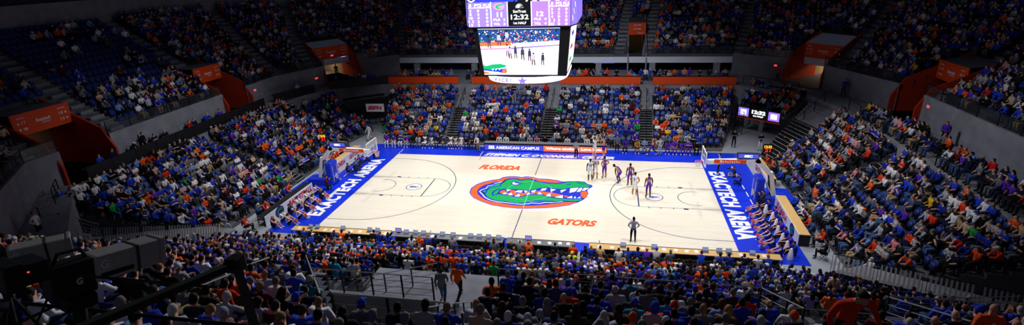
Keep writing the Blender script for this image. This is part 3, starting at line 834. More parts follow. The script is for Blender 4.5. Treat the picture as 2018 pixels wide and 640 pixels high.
for sec, row, a, b, z in rows_all():
    ax, ay = a; bx, by = b; L = math.hypot(bx-ax, by-ay); n = int(L/.54); 
    if n < 1: continue
    ux, uy = (bx-ax)/L, (by-ay)/L
    # facing the court: the normal of the row that points to the middle
    nx, ny = -uy, ux
    if nx*(-ax)+ny*(-ay) < 0: nx, ny = -nx, -ny
    rz = math.atan2(-nx, ny); off = (L-n*.54)/2
    for k in range(n):
        s = off+(k+.5)*.54; x, y = ax+ux*s, ay+uy*s
        u, v, w = project((x, y, z+.8))
        if w < 3.2 or not (-160 < u < 2180 and -60 < v < 700): continue
        if (x-CAM[0])**2+(y-CAM[1])**2 < 16: continue
        if any((x-tx)**2+(y-ty)**2 < .2 for tx, ty in TAKEN.get((sec, row), ())): continue
        if sec == 'deck9' and row in (14, 15, 16): continue
        if abs((x+22.2)*.814+(y-17.6)*.581) < 2.9 and abs(-(x+22.2)*.581+(y-17.6)*.814) < 1.9: continue
        if any((x-tx)**2+(y-ty)**2 < 1.2 for tx, ty in CLEAR): continue
        if sec == 'courtside' and RNG.random() < .3: continue
        if sec == 'near' and row < 5 and x > 12.2: continue
        if sec == 'near' and row > 6 and -5.2 < x < 3.6: continue
        if RNG.random() < patch(sec, row, x, y):
            near = sec in ('near', 'near_left', 'deck9', 'courtside')
            sh = pick(MIX['near' if near else 'bright']); hk = pick(HK); hc = pick([('black', 3), ('brown', 4), ('dark', 4), ('grey', 3), ('white', 2), ('blonde', 2), ('auburn', .5)])
            pz = pick([('sit_a', 5), ('sit_b', 2), ('sit_c', 2), ('sit_d', 1.5), ('stand_a', .10)])
            crowd_add((x, y, z), rz+RNG.normal()*.12, pz, sh, hc, hk, pick([('denim blue', 4), ('navy', 2), ('black', 4), ('charcoal', 3), ('khaki', 2), ('grey', 1)]), pick([('light', 5), ('fair', 4), ('medium', 1.2), ('dark', 1)]),
                      pick([('long', 6), ('short', 4)]), 1+RNG.normal()*.035, pick([('bright blue', 4), ('orange', 2), ('white', 3), ('black', 1), ('grey', 1)]))
            if w < 60 and not near and sec not in ('club', 'press'): SEATS.add(LBACK, (x, y, z), rz, 1, [0])
        elif sec not in ('club', 'press', 'walk', 'courtside', 'media'): EMPTY.append((w, sec, row, k, n, x, y, z, rz, u, v))
EMPTY.sort(key=lambda e: e[0]); cnt = 0
SECN = {'far_a': 'far stand, section above the white-shirted bench', 'far_b': 'far stand, section just left of the centre stairs', 'far_c': 'far stand, section just right of the centre stairs', 'far_d': 'far stand, section by the tunnel',
        'left_a': 'left end stand, near half', 'left_b': 'left end stand, far half', 'left_c': 'corner stand below the press platform', 'right_a': 'right end stand, far half', 'right_b': 'right end stand, near half', 'right_corner': 'near right corner stand', 'tunnel_top': 'block above the tunnel', 'near': 'near stand', 'near_left': 'near left stand'}
ORD = ['first', 'second', 'third', 'fourth', 'fifth', 'sixth', 'seventh', 'eighth', 'ninth', 'tenth', 'eleventh', 'twelfth', 'thirteenth', 'fourteenth', 'fifteenth', 'sixteenth', 'seventeenth', 'eighteenth', 'nineteenth', 'twentieth']
for e in EMPTY:
    w, sec, row, k, n, x, y, z, rz, u, v = e
    inside = 8 < u < 2010 and 8 < v < 632
    if cnt < 300 and inside and sec in SECN and not sec.startswith('near'):
        # count along the row from the end that shows further left
        kk = k if project((x, y, z))[0] > project((x+math.cos(rz)*.5, y+math.sin(rz)*.5, z))[0] else k
        seat_obj((x, y, z), rz, 'empty blue seat, row %d, seat %d, %s' % (row+1, k+1, SECN[sec]), 'empty blue seats of the '+SECN[sec].split(',')[0]); cnt += 1
    elif inside or RNG.random() < .6:
        SEATS.add(LSEAT, (x, y, z), rz, 1, [0])
tag(SEATS.build('stadium_seats', SEATMATS), 'rows of dark blue folding seats, the countless rest of them', 'seats', kind='stuff')
GATOR_FILL = [('w',[(-4.85,-0.66),(-4.98,0.28),(-4.7,1.18),(-4.21,1.73),(-3.5,2.26),(-3.07,2.43),(-2.79,2.86),(-2.21,3.12),(-1.59,3.17),(-1.14,3.02),(-0.76,3.23),(-0.62,3.2),(-0.14,3.11),(0.36,2.86),(1.23,2.85),(2.01,2.66),(2.54,2.39),(3.13,2.52),(3.82,2.58),(4.27,2.5),(4.58,2.12),(5.06,1.77),(5.03,1.29),(4.67,0.72),(4.8,0.1),(4.7,-0.69),(4.4,-1.21),(4.05,-1.72),(3.42,-2.31),(2.57,-2.72),(1.71,-3.02),(0.39,-3.19),(0.1,-3.23),(-0.58,-3.25),(-1.51,-3.13),(-2.49,-2.87),(-3.41,-2.36),(-4.18,-1.79),(-4.64,-1.16)]),('b',[(-4.8,-0.62),(-4.89,0.19),(-4.61,1.03),(-4.13,1.61),(-3.46,2.07),(-2.98,2.24),(-2.71,2.72),(-2.18,2.98),(-1.56,3.02),(-1.12,2.87),(-0.74,3.09),(-0.6,3.08),(-0.12,3.01),(0.38,2.74),(1.25,2.71),(2.03,2.52),(2.55,2.27),(3.14,2.41),(3.82,2.49),(4.25,2.41),(4.54,2.01),(4.99,1.73),(4.98,1.4),(4.6,0.75),(4.73,0.09),(4.64,-0.64),(4.38,-1.16),(4.04,-1.62),(3.41,-2.2),(2.56,-2.6),(1.69,-2.88),(0.38,-3.1),(-0.36,-3.17),(-1.53,-3.05),(-2.51,-2.79),(-3.41,-2.27),(-4.18,-1.7),(-4.6,-1.12)]),('o',[(-4.72,-0.59),(-4.79,0.15),(-4.55,0.88),(-4.1,1.46),(-3.42,1.91),(-2.92,2.09),(-2.65,2.57),(-2.15,2.83),(-1.53,2.86),(-1.12,2.71),(-0.71,2.91),(-0.58,2.92),(-0.16,2.88),(0.39,2.62),(1.27,2.55),(1.94,2.4),(2.53,2.2),(1.99,1.94),(1.34,1.96),(0.46,2.13),(-0.01,2.56),(-0.53,2.64),(-0.66,2.6),(-1.03,2.37),(-1.48,2.59),(-2.1,2.53),(-2.41,2.3),(-2.55,1.7),(-3.07,1.72),(-3.49,1.3),(-3.92,0.94),(-4.19,0.36),(-4.23,-0.36),(-4.04,-0.93),(-3.64,-1.45),(-3.19,-1.9),(-2.59,-2.22),(-1.8,-2.4),(-0.92,-2.62),(-0.23,-2.65),(0.3,-2.64),(1.19,-2.45),(2.06,-2.14),(2.84,-1.8),(3.01,-1.67),(4.0,-1.62),(3.41,-2.1),(2.55,-2.52),(1.68,-2.8),(0.36,-3.02),(-0.38,-3.09),(-1.54,-2.98),(-2.53,-2.7),(-3.41,-2.18),(-4.18,-1.6),(-4.56,-1.1)]),('g',[(-3.89,-0.45),(-3.62,-0.12),(-3.44,0.19),(-3.54,0.61),(-3.17,0.77),(-3.06,1.21),(-2.71,1.5),(-2.5,1.46),(-2.33,2.11),(-1.97,2.41),(-1.56,2.45),(-1.0,2.18),(-0.54,2.48),(-0.5,2.42),(-0.19,2.45),(0.15,2.16),(0.6,1.89),(1.31,1.77),(2.0,1.78),(2.39,1.88),(2.76,2.16),(3.34,2.35),(3.83,2.39),(4.23,2.37),(4.49,1.96),(4.91,1.7),(4.76,1.38),(4.29,1.21),(3.86,1.23),(3.16,0.96),(2.7,0.7),(2.12,0.7),(1.37,0.86),(0.76,0.68),(0.32,0.34),(-0.14,0.17),(-0.22,0.16),(-0.81,0.22),(-1.37,0.28),(-1.85,0.23),(-2.16,0.26),(-2.4,-0.0),(-2.42,-0.47),(-2.29,-0.77),(-2.04,-0.78),(-1.64,-0.85),(-1.21,-1.09),(-0.72,-1.15),(-0.28,-0.93),(-0.04,-0.68),(-0.01,-0.68),(0.27,-0.62),(0.68,-0.49),(1.17,-0.56),(1.67,-0.84),(2.16,-1.01),(2.86,-1.05),(3.55,-1.03),(4.05,-0.97),(4.41,-0.88),(4.25,-1.28),(3.81,-1.51),(2.9,-1.47),(2.24,-1.76),(1.56,-1.78),(0.88,-1.9),(0.21,-2.03),(-0.08,-2.16),(-0.75,-2.29),(-1.5,-2.05),(-2.15,-2.06),(-2.85,-1.7),(-3.24,-1.3),(-3.49,-0.75)]),('o',[(-2.33,-0.58),(-2.31,-0.17),(-2.07,0.09),(-1.86,-0.24),(-1.69,-0.57),(-1.46,-0.26),(-1.59,0.14),(-1.19,0.12),(-1.16,-0.28),(-0.84,-0.48),(-0.68,-0.29),(-0.37,-0.38),(-0.21,-0.19),(-0.1,-0.06),(0.23,-0.37),(0.56,0.01),(0.73,0.2),(1.13,0.07),(1.82,-0.04),(2.61,-0.35),(2.45,-0.65),(2.0,-0.81),(1.85,-0.37),(1.53,-0.41),(1.31,-0.6),(0.91,-0.07),(0.65,-0.27),(0.36,-0.58),(-0.06,-0.34),(-0.14,-0.35),(-0.29,-0.88),(-0.51,-1.01),(-0.66,-0.69),(-0.91,-0.63),(-0.99,-0.95),(-1.31,-0.55),(-1.67,-0.68),(-2.09,-0.55)]),('o',[(4.11,0.26),(4.42,0.61),(4.64,0.31),(4.68,-0.47),(4.45,-0.86),(4.18,-0.52)]),('o',[(2.88,-0.47),(3.23,-0.57),(3.06,-0.75),(2.91,-0.8)]),('t',[(-1.97,0.22),(-1.49,0.29),(-1.69,-0.22)]),('t',[(-1.18,-0.23),(-0.94,0.11),(-0.53,0.13),(-0.58,-0.28)]),('t',[(-0.46,0.14),(-0.12,0.14),(-0.23,-0.36)]),('t',[(-2.11,-0.67),(-1.88,-0.36),(-1.71,-0.74)]),('t',[(-1.6,-0.79),(-1.39,-0.37),(-1.17,-0.91)]),('t',[(-1.02,-1.07),(-0.73,-0.53),(-0.54,-1.07)]),('t',[(-0.17,-0.73),(-0.05,-0.28),(0.13,-0.38),(0.18,-0.66)]),('t',[(0.16,0.14),(0.56,0.36),(0.44,-0.12),(0.21,-0.2)]),('t',[(0.87,0.22),(0.96,0.66),(1.36,0.77),(1.25,0.31)]),('t',[(1.66,0.71),(2.13,0.58),(1.73,0.07)]),('t',[(2.48,0.5),(2.98,0.72),(2.57,-0.01)]),('t',[(3.23,0.93),(3.91,1.17),(3.68,0.33),(3.23,0.05)]),('t',[(3.96,1.06),(4.24,1.21),(4.06,0.37),(3.78,0.28)]),('t',[(4.34,1.16),(4.75,1.2),(4.42,0.64),(4.16,0.55)]),('t',[(0.68,-0.47),(0.86,-0.02),(1.16,-0.54)]),('t',[(1.41,-0.64),(1.69,-0.22),(1.9,-0.76),(1.62,-0.79)]),('t',[(2.15,-0.9),(2.75,-0.39),(2.81,-1.0)]),('t',[(3.08,-0.91),(3.48,-0.48),(3.54,-0.92)]),('t',[(3.63,-0.91),(3.72,-0.52),(3.84,-0.89)]),('t',[(3.9,-0.88),(4.13,-0.53),(4.16,-0.85)]),('b2',[(-1.76,1.47),(-1.63,1.95),(-1.34,1.76),(-0.85,1.43),(-1.26,1.08),(-1.64,1.2)]),('t2',[(-1.67,1.5),(-1.6,1.8),(-1.4,1.56),(-1.06,1.41),(-1.34,1.2),(-1.59,1.32)])]
GATOR_LINE = [('w',0.1,[(-2.54,1.64),(-2.74,1.62),(-3.09,1.34),(-3.16,0.95),(-3.57,0.76),(-3.6,0.24),(-3.89,-0.03),(-4.02,-0.4),(-3.68,-0.89),(-3.35,-1.42),(-2.86,-1.87),(-2.13,-2.19),(-1.46,-2.23),(-0.98,-2.33),(-0.27,-2.41),(0.35,-2.24),(0.45,-2.09),(1.14,-2.12),(1.57,-1.88),(2.03,-1.88),(2.47,-1.73),(2.86,-1.58)]),('b2',0.12,[(-3.89,-0.45),(-3.62,-0.12),(-3.44,0.19),(-3.54,0.61),(-3.17,0.77),(-3.06,1.21),(-2.71,1.5),(-2.5,1.46),(-2.33,2.11),(-1.97,2.41),(-1.56,2.45),(-1.0,2.18),(-0.54,2.48),(-0.5,2.42),(-0.19,2.45),(0.15,2.16),(0.6,1.89),(1.31,1.77),(2.0,1.78),(2.39,1.88),(2.76,2.16),(3.34,2.35),(3.83,2.39),(4.23,2.37),(4.49,1.96),(4.91,1.7),(4.76,1.38),(4.29,1.21),(3.86,1.23),(3.16,0.96),(2.7,0.7),(2.12,0.7),(1.37,0.86),(0.76,0.68),(0.32,0.34),(-0.14,0.17),(-0.22,0.16),(-0.81,0.22),(-1.37,0.28),(-1.85,0.23),(-2.16,0.26),(-2.4,-0.0),(-2.42,-0.47),(-2.29,-0.77),(-2.04,-0.78),(-1.64,-0.85),(-1.21,-1.09),(-0.72,-1.15),(-0.28,-0.93),(-0.04,-0.68),(-0.01,-0.68),(0.27,-0.62),(0.68,-0.49),(1.17,-0.56),(1.67,-0.84),(2.16,-1.01),(2.86,-1.05),(3.55,-1.03),(4.05,-0.97),(4.41,-0.88),(4.25,-1.28),(3.81,-1.51),(2.9,-1.47),(2.24,-1.76),(1.56,-1.78),(0.88,-1.9),(0.21,-2.03),(-0.08,-2.16),(-0.75,-2.29),(-1.5,-2.05),(-2.15,-2.06),(-2.85,-1.7),(-3.24,-1.3),(-3.49,-0.75),(-3.89,-0.45)]),('b2',0.16,[(-2.36,-0.52),(-2.52,-0.83),(-2.73,-1.08),(-2.88,-0.69),(-2.81,-0.16),(-2.46,0.29)]),('b2',0.13,[(-3.43,-0.69),(-3.48,-0.05),(-3.28,0.39),(-2.57,0.79),(-2.58,1.32),(-2.38,2.11)]),('b2',0.12,[(0.14,-1.58),(1.07,-1.61),(2.22,-1.6)]),('b2',0.14,[(2.86,1.61),(3.23,1.84)]),('b2',0.1,[(3.65,2.19),(4.26,1.81)]),('b2',0.1,[(-1.34,1.76),(-0.69,1.51)]),('b2',0.11,[(-3.84,-0.44),(-3.48,-0.7)])]
# ------------------------------------------------------------------ floor, court, paint
b = MB(); b.box((0, 0, -.05), (84, 84, .1)); struct(b.build('floor', mat('floor_grey', '9a9fa8', .45, noise=.05, scale=.6)))
def wood_mat():
    m = bpy.data.materials.new('maple_court'); m.use_nodes = True; nt = m.node_tree; bs = nt.nodes['Principled BSDF']
    tc = nt.nodes.new('ShaderNodeTexCoord'); mp = nt.nodes.new('ShaderNodeMapping'); nt.links.new(tc.outputs['Object'], mp.inputs[0])
    br = nt.nodes.new('ShaderNodeTexBrick'); br.inputs['Scale'].default_value = 1; br.inputs['Brick Width'].default_value = 2.4; br.inputs['Row Height'].default_value = .12
    br.inputs['Mortar Size'].default_value = .003; br.inputs['Color1'].default_value = lin('f4eee0'); br.inputs['Color2'].default_value = lin('eee6d4'); br.inputs['Mortar'].default_value = lin('ddcdb0')
    nt.links.new(mp.outputs[0], br.inputs['Vector'])
    ns = nt.nodes.new('ShaderNodeTexNoise'); mp2 = nt.nodes.new('ShaderNodeMapping'); mp2.inputs['Scale'].default_value = (.35, 2.2, 1); nt.links.new(tc.outputs['Object'], mp2.inputs[0]); nt.links.new(mp2.outputs[0], ns.inputs['Vector'])
    mx = nt.nodes.new('ShaderNodeMixRGB'); mx.blend_type = 'MULTIPLY'; mx.inputs[0].default_value = .12; nt.links.new(br.outputs[0], mx.inputs[1]); nt.links.new(ns.outputs['Fac'], mx.inputs[2])
    nt.links.new(mx.outputs[0], bs.inputs['Base Color']); bs.inputs['Roughness'].default_value = .28; bs.inputs['Specular IOR Level'].default_value = .35
    return m
wood = wood_mat(); blue_p = mat('blue_paint', '1133d8', .33, spec=.35, noise=.04, scale=.8); white_p = mat('white_paint', 'f2f2f4', .4); navy_p = mat('navy_line', '2a2f6e', .4); orange_p = mat('orange_paint', 'f2602a', .4)
pink_p = mat('pale_pink_line', 'd9b9c4', .4); green_p = mat('green_paint', '0aa253', .4); pale_green = mat('pale_green_line', '74cf9c', .4)
ap = MB(); ap.prism([(-17.6, -8.75), (18.1, -8.75), (18.1, 10.4), (-17.9, 10.4)], .002, .015); ap.prism([(-20.1, -1.9), (-17.5, -1.9), (-17.5, 1.7), (-20.1, 1.7)], .002, .0148); ap.prism([(18.0, -1.2), (20.0, -1.2), (20.0, 2.6), (18.0, 2.6)], .002, .0148)
apron = struct(ap.build('floor_apron', blue_p))
c = MB(); c.box((0, 0, .0125), (28.65, 15.24, .019)); court = struct(c.build('floor_court', wood))
Z = .0235
def line_mb(b, pts, w, z=Z, closed=False, m=0):
    P = [Vector(p) for p in pts]; n = len(P); L = []; R = []
    for i, p in enumerate(P):
        a = P[i-1] if (i or closed) else P[i]; d = P[(i+1) % n] if (i < n-1 or closed) else P[i]
        t = d-a; t = t.normalized() if t.length > 1e-6 else Vector((1, 0)); q = Vector((-t.y, t.x))*w/2; L.append(p+q); R.append(p-q)
    k = len(b.v); b.v += [(p.x, p.y, z) for p in L]+[(p.x, p.y, z) for p in R]
    for i in range(n if closed else n-1): j = (i+1) % n; b.f.append((k+i, k+n+i, k+n+j, k+j)); b.mi.append(m)
def arc(cx, cy, r, a0, a1, n=40): return [(cx+r*math.cos(a0+(a1-a0)*i/n), cy+r*math.sin(a0+(a1-a0)*i/n)) for i in range(n+1)]
ln = MB()
for s in (-1, 1):
    A = lambda x, y: (s*x, y)
    three = arc(0, 0, 6.325, -PI/2, PI/2, 60)
    line_mb(ln, [A(14.326, -6.325)]+[A(12.726-x, y) for x, y in three]+[A(14.326, 6.325)], .06)
    for y in (-1.829, 1.829): line_mb(ln, [A(14.326, y), A(8.534, y)], .045)
    line_mb(ln, [A(8.534, -1.829), A(8.534, 1.829)], .09)
    line_mb(ln, [A(8.534-x, y) for x, y in arc(0, 0, 1.829, -PI/2, PI/2, 30)], .05)
    line_mb(ln, [A(13.1, -1.22)]+[A(12.726-x, y) for x, y in arc(0, 0, 1.22, -PI/2, PI/2, 24)]+[A(13.1, 1.22)], .05)
    for y in (-1.829, 1.829):
        line_mb(ln, [A(12.05, y+math.copysign(.1, y)), A(11.72, y+math.copysign(.1, y))], .2)
        for x in (11.0, 10.1, 9.25): line_mb(ln, [A(x, y), A(x, y+math.copysign(.2, y))], .06)
    line_mb(ln, [A(5.8, 7.6), A(5.8, 6.7)], .05); line_mb(ln, [A(5.8, -7.6), A(5.8, -7.2)], .05)
line_mb(ln, [(0, -7.62), (0, -3.05)], .06); line_mb(ln, [(0, 3.45), (0, 7.62)], .06)
ln.build('court_line', navy_p, court)
bd = MB(); line_mb(bd, [(-14.32, -7.61), (14.32, -7.61), (14.32, 7.61), (-14.32, 7.61)], .05, Z-.001, True); bd.build('boundary_line', pink_p, court)
ds = MB()
for x, y0, n in ((-17.0, -5.2, 9), (16.75, -4.6, 9)):
    for i in range(n): line_mb(ds, [(x, y0+i*1.35), (x, y0+i*1.35+.85)], .08, .018)
for x in (-14.326, -6.0): line_mb(ds, [(x, 7.75), (x, 9.0)], .06, .018)
ds.build('dashed_line', white_p, apron)
for s, x, y in ((0, -9.77, -.05), (1, 9.75, -.05)):
    e = MB(); e.prism([(x+.68*math.cos(a), y+.68*math.sin(a)) for a in np.linspace(0, 2*PI, 33)[:-1]], Z-.002, Z); e.build('round_logo', mat('logo_white', 'e9edf6', .4), court)
    e = MB(); line_mb(e, arc(x, y, .64, 0, 2*PI, 32)[:-1], .07, Z+.001, True); e.build('logo_ring', mat('logo_ring', '5a3a58', .4), court)
    lettering('logo_lettering', 'SEC', .8, .36, (x, y, Z+.001), (1, 0, 0), (0, 1, 0), navy_p, court, bold=.05, depth=.0005)
# lettering
lettering('floor_lettering', 'FLORIDA', 3.75, 1.08, (-3.48, 4.92, Z+.001), (1, 0, 0), (0, 1, 0), orange_p, court, bold=.055, shear=.35, depth=.001)
lettering('floor_lettering', 'GATORS', 3.45, .92, (3.84, -4.92, Z+.001), (1, 0, 0), (0, 1, 0), orange_p, court, bold=.055, shear=.35, depth=.001)
lettering('baseline_lettering', 'EXACTECH ARENA', 12.1, 1.25, (-15.62, .05, .018), (0, 1, 0), (-1, 0, 0), white_p, apron, bold=.055, depth=.001, space=1.12)
lettering('baseline_lettering', 'EXACTECH ARENA', 11.7, 1.25, (15.2, -.2, .018), (0, -1, 0), (1, 0, 0), white_p, apron, bold=.055, depth=.001, space=1.12)
lettering('sideline_lettering', "STEPHEN C. O'CONNELL CENTER", 12.4, .72, (.55, 8.22, .018), (1, 0, 0), (0, 1, 0), white_p, apron, bold=.06, shear=.45, depth=.001, space=1.1)
cols = {'w': mat('logo_white', 'e9edf6', .4), 'b': mat('logo_blue', '1c2fc0', .4), 'o': orange_p, 'g': green_p, 't': white_p, 'b2': mat('logo_blue', '1c2fc0', .4), 't2': white_p}
zz = Z+.001; layer = {'w': 0, 'b': 1, 'o': 2, 'g': 2.5, 't': 4, 'b2': 5, 't2': 6}
order = [('logo_backing', ['w'], 0), ('logo_field', ['b'], 1), ('logo_swoosh', ['o'], 2), ('logo_head', ['g'], 2.5), ('logo_teeth', ['t'], 4), ('logo_eye_socket', ['b2'], 5), ('logo_eye', ['t2'], 6)]
from mathutils.geometry import tessellate_polygon
def flat_poly(b, poly, z, m=0):
    vs = [Vector((x, y, 0)) for x, y in poly]; tr = tessellate_polygon([vs]); k = len(b.v)
    b.v += [(x, y, z) for x, y in poly]
    for t in tr:
        a, c_, d = (poly[i] for i in t); up = (c_[0]-a[0])*(d[1]-a[1])-(c_[1]-a[1])*(d[0]-a[0]) > 0
        b.f.append(tuple(k+i for i in (t if up else t[::-1]))); b.mi.append(m)
for nm, ks, lv in order:
    g = MB()
    for k, poly in GATOR_FILL:
        if k in ks: flat_poly(g, poly, zz+.0012*lv+(.002 if (k == 'o' and len(poly) < 40) else 0))
    g.build(nm, cols[ks[0]], court)
for k, w, pts in GATOR_LINE:
    g = MB(); line_mb(g, pts, w, zz+(.0022 if k == 'w' else .0066)); g.build('logo_outline', cols[k], court)
g = MB(); line_mb(g, arc(0, .15, 1.83, 0, 2*PI, 48)[:-1], .04, zz+.0085, True); line_mb(g, [(0, -3.0), (0, 3.1)], .06, zz+.0085); g.build('centre_circle', pale_green, court)
# ------------------------------------------------------------------ hanging scoreboard
led_v = mat('led_violet', '8a74f0', .5, emit=1.15); led_v2 = mat('led_lilac', '9a70f2', .5, emit=1.15); led_w = mat('led_white', 'ffffff', .5, emit=1.7); led_k = mat('led_black', '10141c', .4, emit=.3)
led_b = mat('led_blue', '2038c8', .5, emit=1.1); led_g = mat('led_green', '10a868', .5, emit=1.1); led_p = mat('led_pink', 'f28ab4', .5, emit=1.2); led_o = mat('led_orange', 'ff6a3a', .5, emit=1.3); led_r = mat('led_red', 'f01c24', .5, emit=1.5)
frame_m = mat('scoreboard_frame', '16171c', .5)
def scoreboard():
    root = thing('scoreboard', (0.3, 0, 9.7), 0, 'huge hanging video scoreboard with a lit white game picture over centre court', 'scoreboard')
    X0, X1, Y0, Y1 = -3.42, 3.30, -3.75, 3.75
    def P(name, b, m, par=root): return b.build(name, m, par)
    h = MB(); h.prism([(X0, Y0), (X1, Y0), (X1+.32, Y0+1.0), (X1+.32, Y1-1), (X1, Y1), (X0, Y1), (X0-.32, Y1-1), (X0-.32, Y0+1)], 3.62, 5.6)
    P('upper_housing', h, frame_m)
    # slanted lower cabinet
    lo = [(-2.95, -3.05), (2.95, -3.05), (2.95, 3.05), (-2.95, 3.05)]; up = [(-3.15, -3.6), (3.25, -3.6), (3.25, 3.6), (-3.15, 3.6)]
    v = [(x, y, .32) for x, y in lo]+[(x, y, 3.6) for x, y in up]; k = MB(); k.add(v, [(3, 2, 1, 0), (4, 5, 6, 7), (0, 1, 5, 4), (1, 2, 6, 5), (2, 3, 7, 6), (3, 0, 4, 7)])
    P('lower_cabinet', k, frame_m)
    def face(t, s, off=.02):  # front slanted face, t 0..1 left to right, s 0..1 bottom to top
        a, b_ = Vector((-2.95, -3.05, .32)), Vector((2.95, -3.05, .32)); c_, d_ = Vector((-3.15, -3.6, 3.6)), Vector((3.25, -3.6, 3.6))
        return a.lerp(b_, t).lerp(c_.lerp(d_, t), s)+Vector((0, -off, -off*.15))
    sc = MB(); T0, T1, S0, S1 = .05, .90, .03, .985
    sc.quad(face(T0, S0), face(T1, S0), face(T1, S1), face(T0, S1)); scr = P('video_screen', sc, mat('screen_white', 'f6f4ff', .5, emit=1.45))
    g = lambda x, y, o=.03: face(T0+(T1-T0)*x, S0+(S1-S0)*y, o)
    def pic(name, polys, m, o=.03):
        b = MB()
        for p in polys:
            b.add([g(x, y, o) for x, y in p], [tuple(range(len(p)))])
        return P(name, b, m, scr)
    R = lambda x0, y0, x1, y1: [(x0, y0), (x1, y0), (x1, y1), (x0, y1)]
    pic('picture_stand', [[(0, .66), (1, .74), (1, .99), (0, .99)]], mat('led_stand_blue', '24508e', .5, emit=.8))
    pic('picture_apron', [[(.4, .565), (1, .63), (1, .655), (.4, .60)]], led_v, .032)
    pic('picture_sideline', [[(0, .55), (.4, .565), (.4, .6), (0, .585)]], led_p, .032)
    pic('picture_banner', [[(0, .63), (.4, .645), (.4, .72), (0, .71)]], led_o, .033)
    rr = random.Random(3); cols = [led_w, led_b, led_r, led_k, led_g, mat('led_yellow', 'f2d23a', .5, emit=1)]
    dots = {i: [] for i in range(6)}
    for i in range(420):
        x, y = rr.uniform(.01, .98), rr.uniform(.73, .96)
        if x > .4: y = rr.uniform(.68+.06*(x-.4), .96)
        s = rr.uniform(.005, .013); dots[rr.choice((0, 0, 1, 1, 2, 3, 3, 4, 5) if rr.random() < .5 else (0, 1, 3, 2))].append([(x-s*.6, y-s), (x+s*.6, y-s), (x+s*.5, y+s), (x-s*.5, y+s)])
    for i in range(6): pic('picture_dot', dots[i], cols[i], .034)
    men = []; legs = []; heads = []
    for x, y, w_ in ((.12, .60, .022), (.345, .41, .02), (.38, .36, .022), (.45, .37, .02), (.54, .34, .025), (.63, .31, .022), (.68, .22, .025), (.80, .22, .022), (.25, .65, .025), (.355, .70, .02)):
        men.append([(x-w_, y+.1), (x+w_, y+.1), (x+w_*.8, y+.22), (x-w_*.8, y+.22)])
        legs += [[(x-w_, y), (x-w_*.4, y), (x-w_*.1, y+.11), (x-w_*.8, y+.11)], [(x+w_*.4, y-.01), (x+w_, y-.01), (x+w_*.8, y+.11), (x+w_*.1, y+.11)]]
        heads.append([(x-.009, y+.225), (x+.009, y+.225), (x+.009, y+.265), (x-.009, y+.265)])
    dk_ = mat('led_dark_figure', '3a3a5e', .5, emit=.8)
    pic('picture_players', [men[i] for i in (0, 4, 5, 7, 3)], dk_, .036); pic('picture_players', [men[i] for i in (1, 2, 6, 8, 9)], mat('led_pale_figure', 'b8b6cc', .5, emit=1), .036); pic('picture_print', legs, mat('led_leg', '6a4a50', .5, emit=.7), .036); pic('picture_print', heads, led_k, .036)
    arcs = []
    def stripe(pts, w_=.004):
        for (x0, y0), (x1, y1) in zip(pts, pts[1:]): arcs.append([(x0-w_, y0), (x0+w_, y0), (x1+w_, y1), (x1-w_, y1)])
    stripe([(.58, .36), (.53, .28), (.51, .18), (.54, .08), (.6, .02)]); stripe([(.64, .28), (.57, .22), (.555, .15), (.6, .07)]); stripe([(.70, .2), (.745, .04)])
    pic('picture_lines', arcs, mat('led_line', 'a9a9c8', .5, emit=1), .032)
    pic('picture_logo', [[(.0, .10), (.10, .08), (.2, .06), (.29, .03), (.32, .08), (.31, .14), (.2, .13), (.1, .17), (0, .18)]], led_b, .033)
    pic('picture_logo', [[(0, .13), (.1, .11), (.18, .13), (.3, .17), (.32, .21), (.24, .245), (.13, .235), (.05, .20), (0, .2)]], led_g, .035)
    pic('picture_logo', [[(.255, .04), (.3, .035), (.325, .07), (.31, .12), (.27, .125), (.25, .08)], [(0, .02), (.1, .03), (.05, .06), (0, .08)], [(.0, .2), (.06, .21), (0, .23)]], led_o, .036)
    pic('picture_teeth', [[(.11, .13), (.15, .14), (.12, .09)], [(.16, .13), (.2, .15), (.16, .09)], [(.21, .14), (.26, .16), (.21, .1)], [(.1, .04), (.13, .075), (.15, .035)], [(.17, .035), (.19, .07), (.22, .03)]], led_w, .037)
    # upper statistics panel
    yf = Y0-.012; fz = lambda s: 3.72+s*1.46
    def rect(name, x0, x1, z0, z1, m, par, o=0): b = MB(); b.quad((x0, yf-o, z0), (x1, yf-o, z0), (x1, yf-o, z1), (x0, yf-o, z1)); return b.build(name, m, par)
    pan = rect('statistics_screen', X0+.05, X1-.02, 3.68, 5.24, led_v, root)
    rect('visitor_column', .82, X1-.02, 3.70, 5.24, led_v2, pan, .004); rect('clock_panel', -.72, .80, 3.70, 5.5, led_k, pan, .006)
    for x in (-1.84, -.75, .80, 1.93): rect('divider', x-.03, x+.03, 3.70, 5.22, led_w, pan, .010)
    rect('header_rule', X0+.08, -1.86, 4.86, 4.91, led_w, pan, .010); rect('header_rule', 1.95, X1-.15, 4.86, 4.91, led_w, pan, .010)
    def T(name, s, x, z, w_, h_, m=led_w, par=pan, bold=.012, **k): lettering(name, s, w_, h_, (x, yf-.02, z), (1, 0, 0), (0, 0, 1), m, par, bold=bold, depth=.001, **k)
    for x, s, w_ in ((-3.2, '#', .17), (-2.68, 'PTS', .46), (-2.1, 'PLS', .44), (2.12, '#', .15), (2.55, 'PTS', .36), (3.02, 'PLS', .36)): T('column_heading', s, x, 5.03, w_, .19)
    for cx, rows in ((0, (('2', '0', '1'), ('5', '2', '0'), ('10', '4', '0'), ('11', '2', '0'), ('13', '2', '0'))), (1, (('1', '4', '0'), ('3', '2', '1'), ('4', '0', '1'), ('11', '2', '0'), ('22', '0', '0')))):
        xs = (-3.2, -2.68, -2.1) if cx == 0 else (2.12, 2.55, 3.02)
        for r, row in enumerate(rows):
            for x, s in zip(xs, row): T('number', s, x, 4.70-r*.225, (.07 if s == '1' else .14)*(1 if len(s) == 1 else 1.9 if s != '11' else 2.4), .16)
